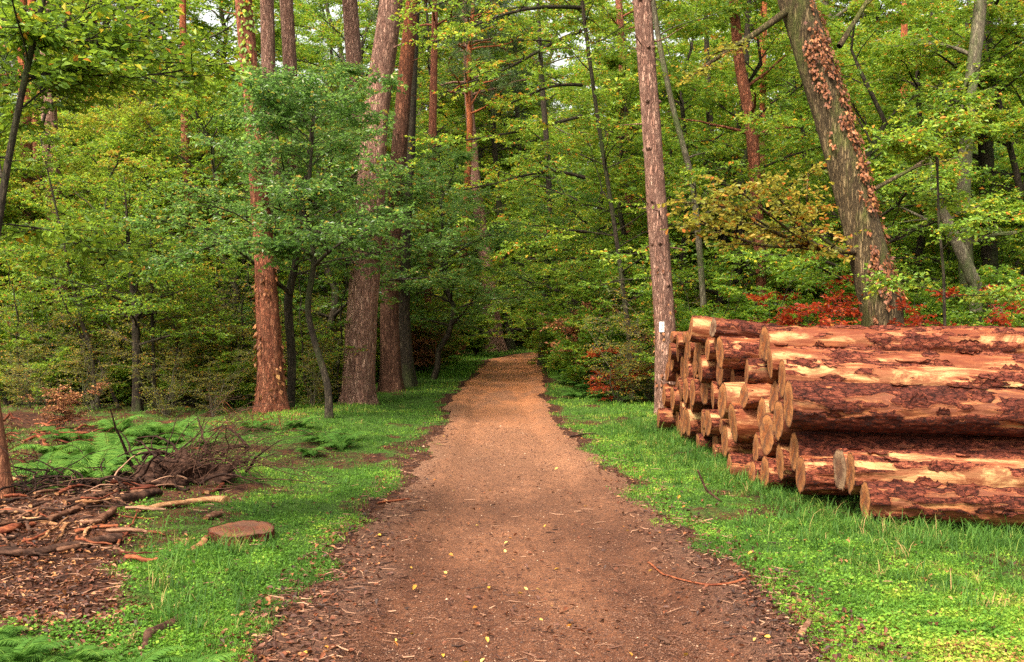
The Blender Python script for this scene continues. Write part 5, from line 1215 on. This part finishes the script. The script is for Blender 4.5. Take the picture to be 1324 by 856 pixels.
chunk([(182, 612, 9), (196, 601, 9), (212, 611, 8)], 'dead_red', 'split reddish wood chunk at the side of the root heap', seed=12)
chunk([(264, 646, 7), (276, 638, 7), (288, 629, 5)], 'dead_red', 'red-brown bark shard leaning above the long pale branch', seed=13)
chunk([(18, 680, 5), (40, 675, 9), (60, 672, 7)], 'dead_grey', 'small grey branch behind the red-stained slab', seed=14)
chunk([(70, 711, 3), (80, 700, 5), (86, 690, 5)], 'dead_pale', 'upright pale splinter leaning in the debris', seed=15)
chunk([(46, 684, 4), (48, 672, 4), (49, 664, 3)], 'dead_pale', 'small standing pale splinter near the red-stained slab', seed=16)
chunk([(246, 722, 9), (256, 715, 11), (264, 706, 7)], 'dead_pale', 'pale split chip of wood in the grass before the disc', seed=17)
chunk([(240, 716, 4), (242, 709, 5)], 'dead_pale', 'tiny pale stub beside the split chip', seed=18)
chunk([(266, 676, 8), (276, 670, 10), (288, 668, 8)], 'dead_grey', 'rotten grey stub beside the sawn wood disc', seed=19)
chunk([(95, 700, 8), (120, 696, 8), (150, 694, 7)], 'dead_red', 'red-brown stick lying above the dark bowed log', seed=20)
chunk([(160, 655, 12), (185, 652, 12), (205, 648, 9)], 'dead_dark', 'dark rotten log running into the root heap', seed=21)
chunk([(30, 567, 4), (48, 560, 4.5), (64, 573, 5)], 'dead_red', 'long thin red stick in the bare red brush', seed=22)
chunk([(182, 862, 8), (186, 845, 9), (196, 832, 12), (212, 818, 14), (232, 806, 9), (242, 800, 5)], 'dead_dark', 'gnarled black branch at the front of the grass', seed=23, rough=.2)
chunk([(838, 724, 3), (858, 742, 3.2), (885, 755, 3.4), (915, 760, 4), (945, 756, 4.5), (962, 750, 6)], 'dead_red', 'thin red curved twig lying across the path edge', 'fallen_twig', 'twig', seed=24, rough=.06)
chunk([(902, 608, 2.6), (908, 622, 3), (914, 636, 3.2), (926, 643, 3), (936, 650, 2)], 'dead_dark', 'bent brown twig standing in the verge grass before the logs', 'fallen_twig', 'twig', seed=25, dep=8.9, rough=.06)
chunk([(865, 590, 5), (880, 588, 6), (897, 586, 5)], 'dead_dark', 'dark bark scrap lying in the verge grass', seed=26)
chunk([(735, 566, 3), (760, 560, 4), (784, 563, 3)], 'dead_dark', 'thin dark twig in the verge grass towards the far logs', 'fallen_twig', 'twig', seed=27)
chunk([(853, 815, 6), (860, 820, 7), (866, 824, 6)], 'dead_dark', 'short dark bark stub on the path', 'fallen_twig', 'twig', seed=28)
chunk([(1037, 820, 8), (1043, 812, 8), (1046, 804, 6)], 'dead_grey', 'small pale brown stub at the grass edge', 'fallen_twig', 'twig', seed=29)
chunk([(488, 651, 3), (510, 648, 4), (530, 646, 2.5)], 'dead_red', 'short stick on the path shoulder across from the logs', 'fallen_twig', 'twig', seed=30)
# random small debris sticks in the soil patch, each its own
rngs = np.random.default_rng(77)
for n in range(80):
    px = rngs.uniform(-30, 190); py = rngs.uniform(640, 735) if n % 3 else rngs.uniform(630, 690); L = rngs.uniform(14, 60); a = rngs.normal(0, .45); w = rngs.uniform(2, 6.5)
    chunk([(px, py, w), (px + L * .5 * math.cos(a), py - L * .35 * math.sin(a) + rngs.normal(0, 2), w), (px + L * math.cos(a), py - L * .7 * math.sin(a), w * .6)], ['dead_grey', 'dead_dark', 'dead_red', 'dead_grey', 'dead_dark', 'dead_red', 'dead_pale'][n % 7],
          'broken stick or bark strip jumbled in the woody debris by the bare soil', 'broken_stick', 'stick', 300 + n, 8, 'broken sticks in the debris', lift=rngs.uniform(0, .08))
for n in range(26):
    px = rngs.uniform(-20, 140); py = rngs.uniform(556, 585); L = rngs.uniform(14, 45); a = rngs.normal(0, .5); w = rngs.uniform(1.5, 4)
    chunk([(px, py, w), (px + L * .5, py - 4 * math.sin(a) + rngs.normal(0, 3), w), (px + L, py - 6 * math.sin(a), w * .5)], 'dead_red', 'thin reddish stick lying in the brushwood behind the ferns', 'broken_stick', 'stick', 400 + n, 6, 'reddish sticks behind the ferns', lift=rngs.uniform(0, .25))

# sawn disc (a slice of trunk lying in the grass)
dd = dg_(706); x0 = (312 - PW / 2) / F * dd; rb = 42 / F * dd; n = 64; an = np.arange(n) / n * 2 * np.pi; th = .06
disc = MB(); ro = rb * (1 + .26 * (fbm(np.stack([np.cos(an), np.sin(an), 0 * an], -1) * 1.5, 4, 3) - .5) * 2)
rows = []; hs = np.linspace(0, 1, 9)
for h in hs:
    w = ro * (1 + .03 * (fbm(np.stack([np.cos(an) * 6, np.sin(an) * 6, 0 * an + h * 2], -1), 8, 3) - .5) * 2)
    rows.append(np.stack([np.cos(an) * w, np.sin(an) * w, h * (th + .008 * np.cos(an + 1.2))], -1))
disc.add(np.array(rows), [(i * n + j, i * n + (j + 1) % n, (i + 1) * n + (j + 1) % n, (i + 1) * n + j) for i in range(8) for j in range(n)], a=.8)
root = disc.build('wood_disc', M['log_dark'], None, attr='bark', loc=(x0, dd, float(gz(x0, dd)) + .03)); root.rotation_euler = (.09, .03, 0)
tag(root, 'thick round sawn slice of trunk lying flat in the grass', 'wood slice')
cb = MB(); P, rd = [np.array([[0, 0, th + .004]])], [np.zeros(1)]
for i in range(1, 11):
    f = i / 10; q = rows[-1].copy(); q[:, :2] *= f * .985; q[:, 2] = th + .008 * np.cos(an + 1.2) * f + .004 + rngs.normal(0, .002, n) - (.006 if i == 10 else 0); P.append(q); rd.append(np.full(n, f))
cb.add(np.concatenate(P), [(1 + i * n + j, 1 + (i + 1) * n + j, 1 + (i + 1) * n + (j + 1) % n, 1 + i * n + (j + 1) % n) for i in range(9) for j in range(n)], [(0, 1 + j, 1 + (j + 1) % n) for j in range(n)], a=np.concatenate(rd))
cb.build('cut_face', cut_mat('cut_disc', (.10, .030, .014), (.15, .055, .025), (.04, .013, .007), (1, 1, 0)), root, attr='rad')

# root heap with brush twigs: one uprooted tangle
dh = 9.7; hb = np.array([(235 - PW / 2) / F * dh, dh, 0.]); hb[2] = float(gz(hb[0], hb[1]))
heap = thing('root_heap', hb, 'dark uprooted root mass with a tangle of thin twigs arching over the grass', 'brush heap')
core = MB(); nu, nv = 60, 36
U_, V_ = np.meshgrid(np.linspace(0, 2 * np.pi, nu, endpoint=False), np.linspace(0, np.pi / 2, nv), indexing='ij')
D_ = np.stack([np.cos(U_) * np.cos(V_), np.sin(U_) * np.cos(V_), np.sin(V_)], -1); rr_ = .55 + 1.3 * (fbm(D_ * 3.4, 5, 5) - .38)
core.add(D_ * rr_[..., None] * np.array([.58, .42, .34]) - [0, 0, .05], [(i * nv + j, ((i + 1) % nu) * nv + j, ((i + 1) % nu) * nv + j + 1, i * nv + j + 1) for i in range(nu) for j in range(nv - 1)])
core.build('root_mass', M['dead_dark'], heap)
def tangle(n, cen, spread, L, r, el, azm, azs, seed, sides=5, K=9, wig=.28, droop=.5):
    rng = np.random.default_rng(seed); mb = MB()
    p = cen + rng.normal(0, 1, (n, 3)) * spread; p[:, 2] = np.abs(p[:, 2]) * .6; az = azm + rng.normal(0, azs, n); e = el + rng.normal(0, .3, n); l = L * rng.uniform(.5, 1.3, n); pts = [p]
    for k in range(K - 1):
        p = p + azel(az, e) * (l / (K - 1))[:, None]; p = p.copy(); p[:, 2] = np.maximum(p[:, 2], .01); az = az + rng.normal(0, wig, n); e = e - droop / K * 2 + rng.normal(0, wig * .6, n); pts.append(p)
    P = np.stack(pts, 1); rad = r * rng.uniform(.5, 1.4, n)[:, None] * np.linspace(1, .3, K)[None]; mb.tubes(P, rad, sides, a=rng.uniform(0, 1, n)); return mb, P, rad
mb, P, rd_ = tangle(60, np.array([0, 0, .1]), np.array([.30, .22, .2]), .6, .016, .5, 0, 3.0, 31); mb.build('roots', M['dead_dark'], heap)
mb, P, rd_ = tangle(70, np.array([.12, 0, .15]), np.array([.22, .22, .15]), 1.05, .0055, .65, .1, .6, 32, droop=.75); 
Q, qr, _ = sub(np.random.default_rng(6), P, rd_, 5, .3, (.2, 1), 4, .7, .4, .4, maxr=.004, minr=.0016); mb.tubes(Q, qr, 3, a=np.full(len(Q), .4)); mb.build('twigs', M['dead_dark'], heap)
mb, P, rd_ = tangle(60, np.array([-.45, -.15, .02]), np.array([.35, .3, .05]), .55, .008, .15, 2.8, 1.0, 33); mb.build('sticks', M['twigs'], heap)
mb, P, rd_ = tangle(80, np.array([-.75, -.35, .02]), np.array([.45, .30, .08]), .6, .010, .3, 2.8, .9, 37); mb.build('root_tangle', M['dead_dark'], heap)
# upright bare twig and low red brush
def brush(px, py, n, L, r, seed, mat, label, el=1.1, azs=3.0, name='bare_brush', spread=.1, dep=None):
    d = dep or dg_(py); x = (px - PW / 2) / F * d
    mb, P, rd_ = tangle(n, np.array([0, 0, 0.]), np.array([spread, spread, .02]), L, r, el, 0, azs, seed, droop=.35)
    Q, qr, _ = sub(np.random.default_rng(seed), P, rd_, 5, .35, (.25, 1), 4, .7, .3, .3, maxr=.003, minr=.0014); mb.tubes(Q, qr, 3, a=np.full(len(Q), .5))
    o = mb.build(name, M[mat], None, loc=(x, d, float(gz(x, d)))); tag(o, label, 'brushwood'); return o
brush(75, 585, 26, .55, .006, 41, 'dead_red', 'low heap of bare red brush behind the ferns', .5, spread=.5)
brush(120, 570, 22, .5, .006, 42, 'dead_red', 'low red brush reaching towards the lone green stem', .5, spread=.5)
brush(25, 592, 20, .5, .006, 43, 'dead_red', 'red brush beside the stubby reddish log', .5, spread=.4)
brush(32, 640, 3, .35, .005, 44, 'dead_dark', 'dark upright twig near the pale curved stick', 1.2, .5, spread=.02)
brush(205, 640, 3, .75, .006, 45, 'dead_dark', 'dark upright twigs sticking out of the root heap', 1.2, .6, spread=.05)
brush(868, 560, 14, .35, .004, 46, 'dead_dark', 'little dark brushwood at the far foot of the log pile', .5, spread=.3)
brush(350, 560, 14, .5, .005, 47, 'dead_red', 'rusty dry bracken stalks in front of the ivy-wrapped pine', 1.0, spread=.3)
brush(305, 560, 14, .5, .005, 48, 'dead_red', 'rusty dry stalks on the mossy floor by the brush', 1.0, spread=.3)


# tell repeats apart by their order
ORD = ['first', 'second', 'third', 'fourth', 'fifth', 'sixth', 'seventh', 'eighth', 'ninth', 'tenth', 'eleventh', 'twelfth', 'thirteenth', 'fourteenth', 'fifteenth']
def order(match, key, fmt):
    g = {}
    for o in list(COL.objects):
        if o.parent is None and o.get('group') and match(o): g.setdefault(o['group'], []).append(o)
    for k, v in g.items():
        for n, o in enumerate(sorted(v, key=key)):
            if n < len(ORD): o['label'] = fmt(k, ORD[n])
order(lambda o: o['group'].startswith('ferns'), lambda o: abs(o.location.x), lambda k, n: 'green fern, %s from the path among the %s' % (n, k))
order(lambda o: ' of the stack' in o['group'] and o['group'] != 'logs of the stack', lambda o: o.location.y, lambda k, n: '%s, %s from the near end' % (k.replace('logs', 'log'), n))
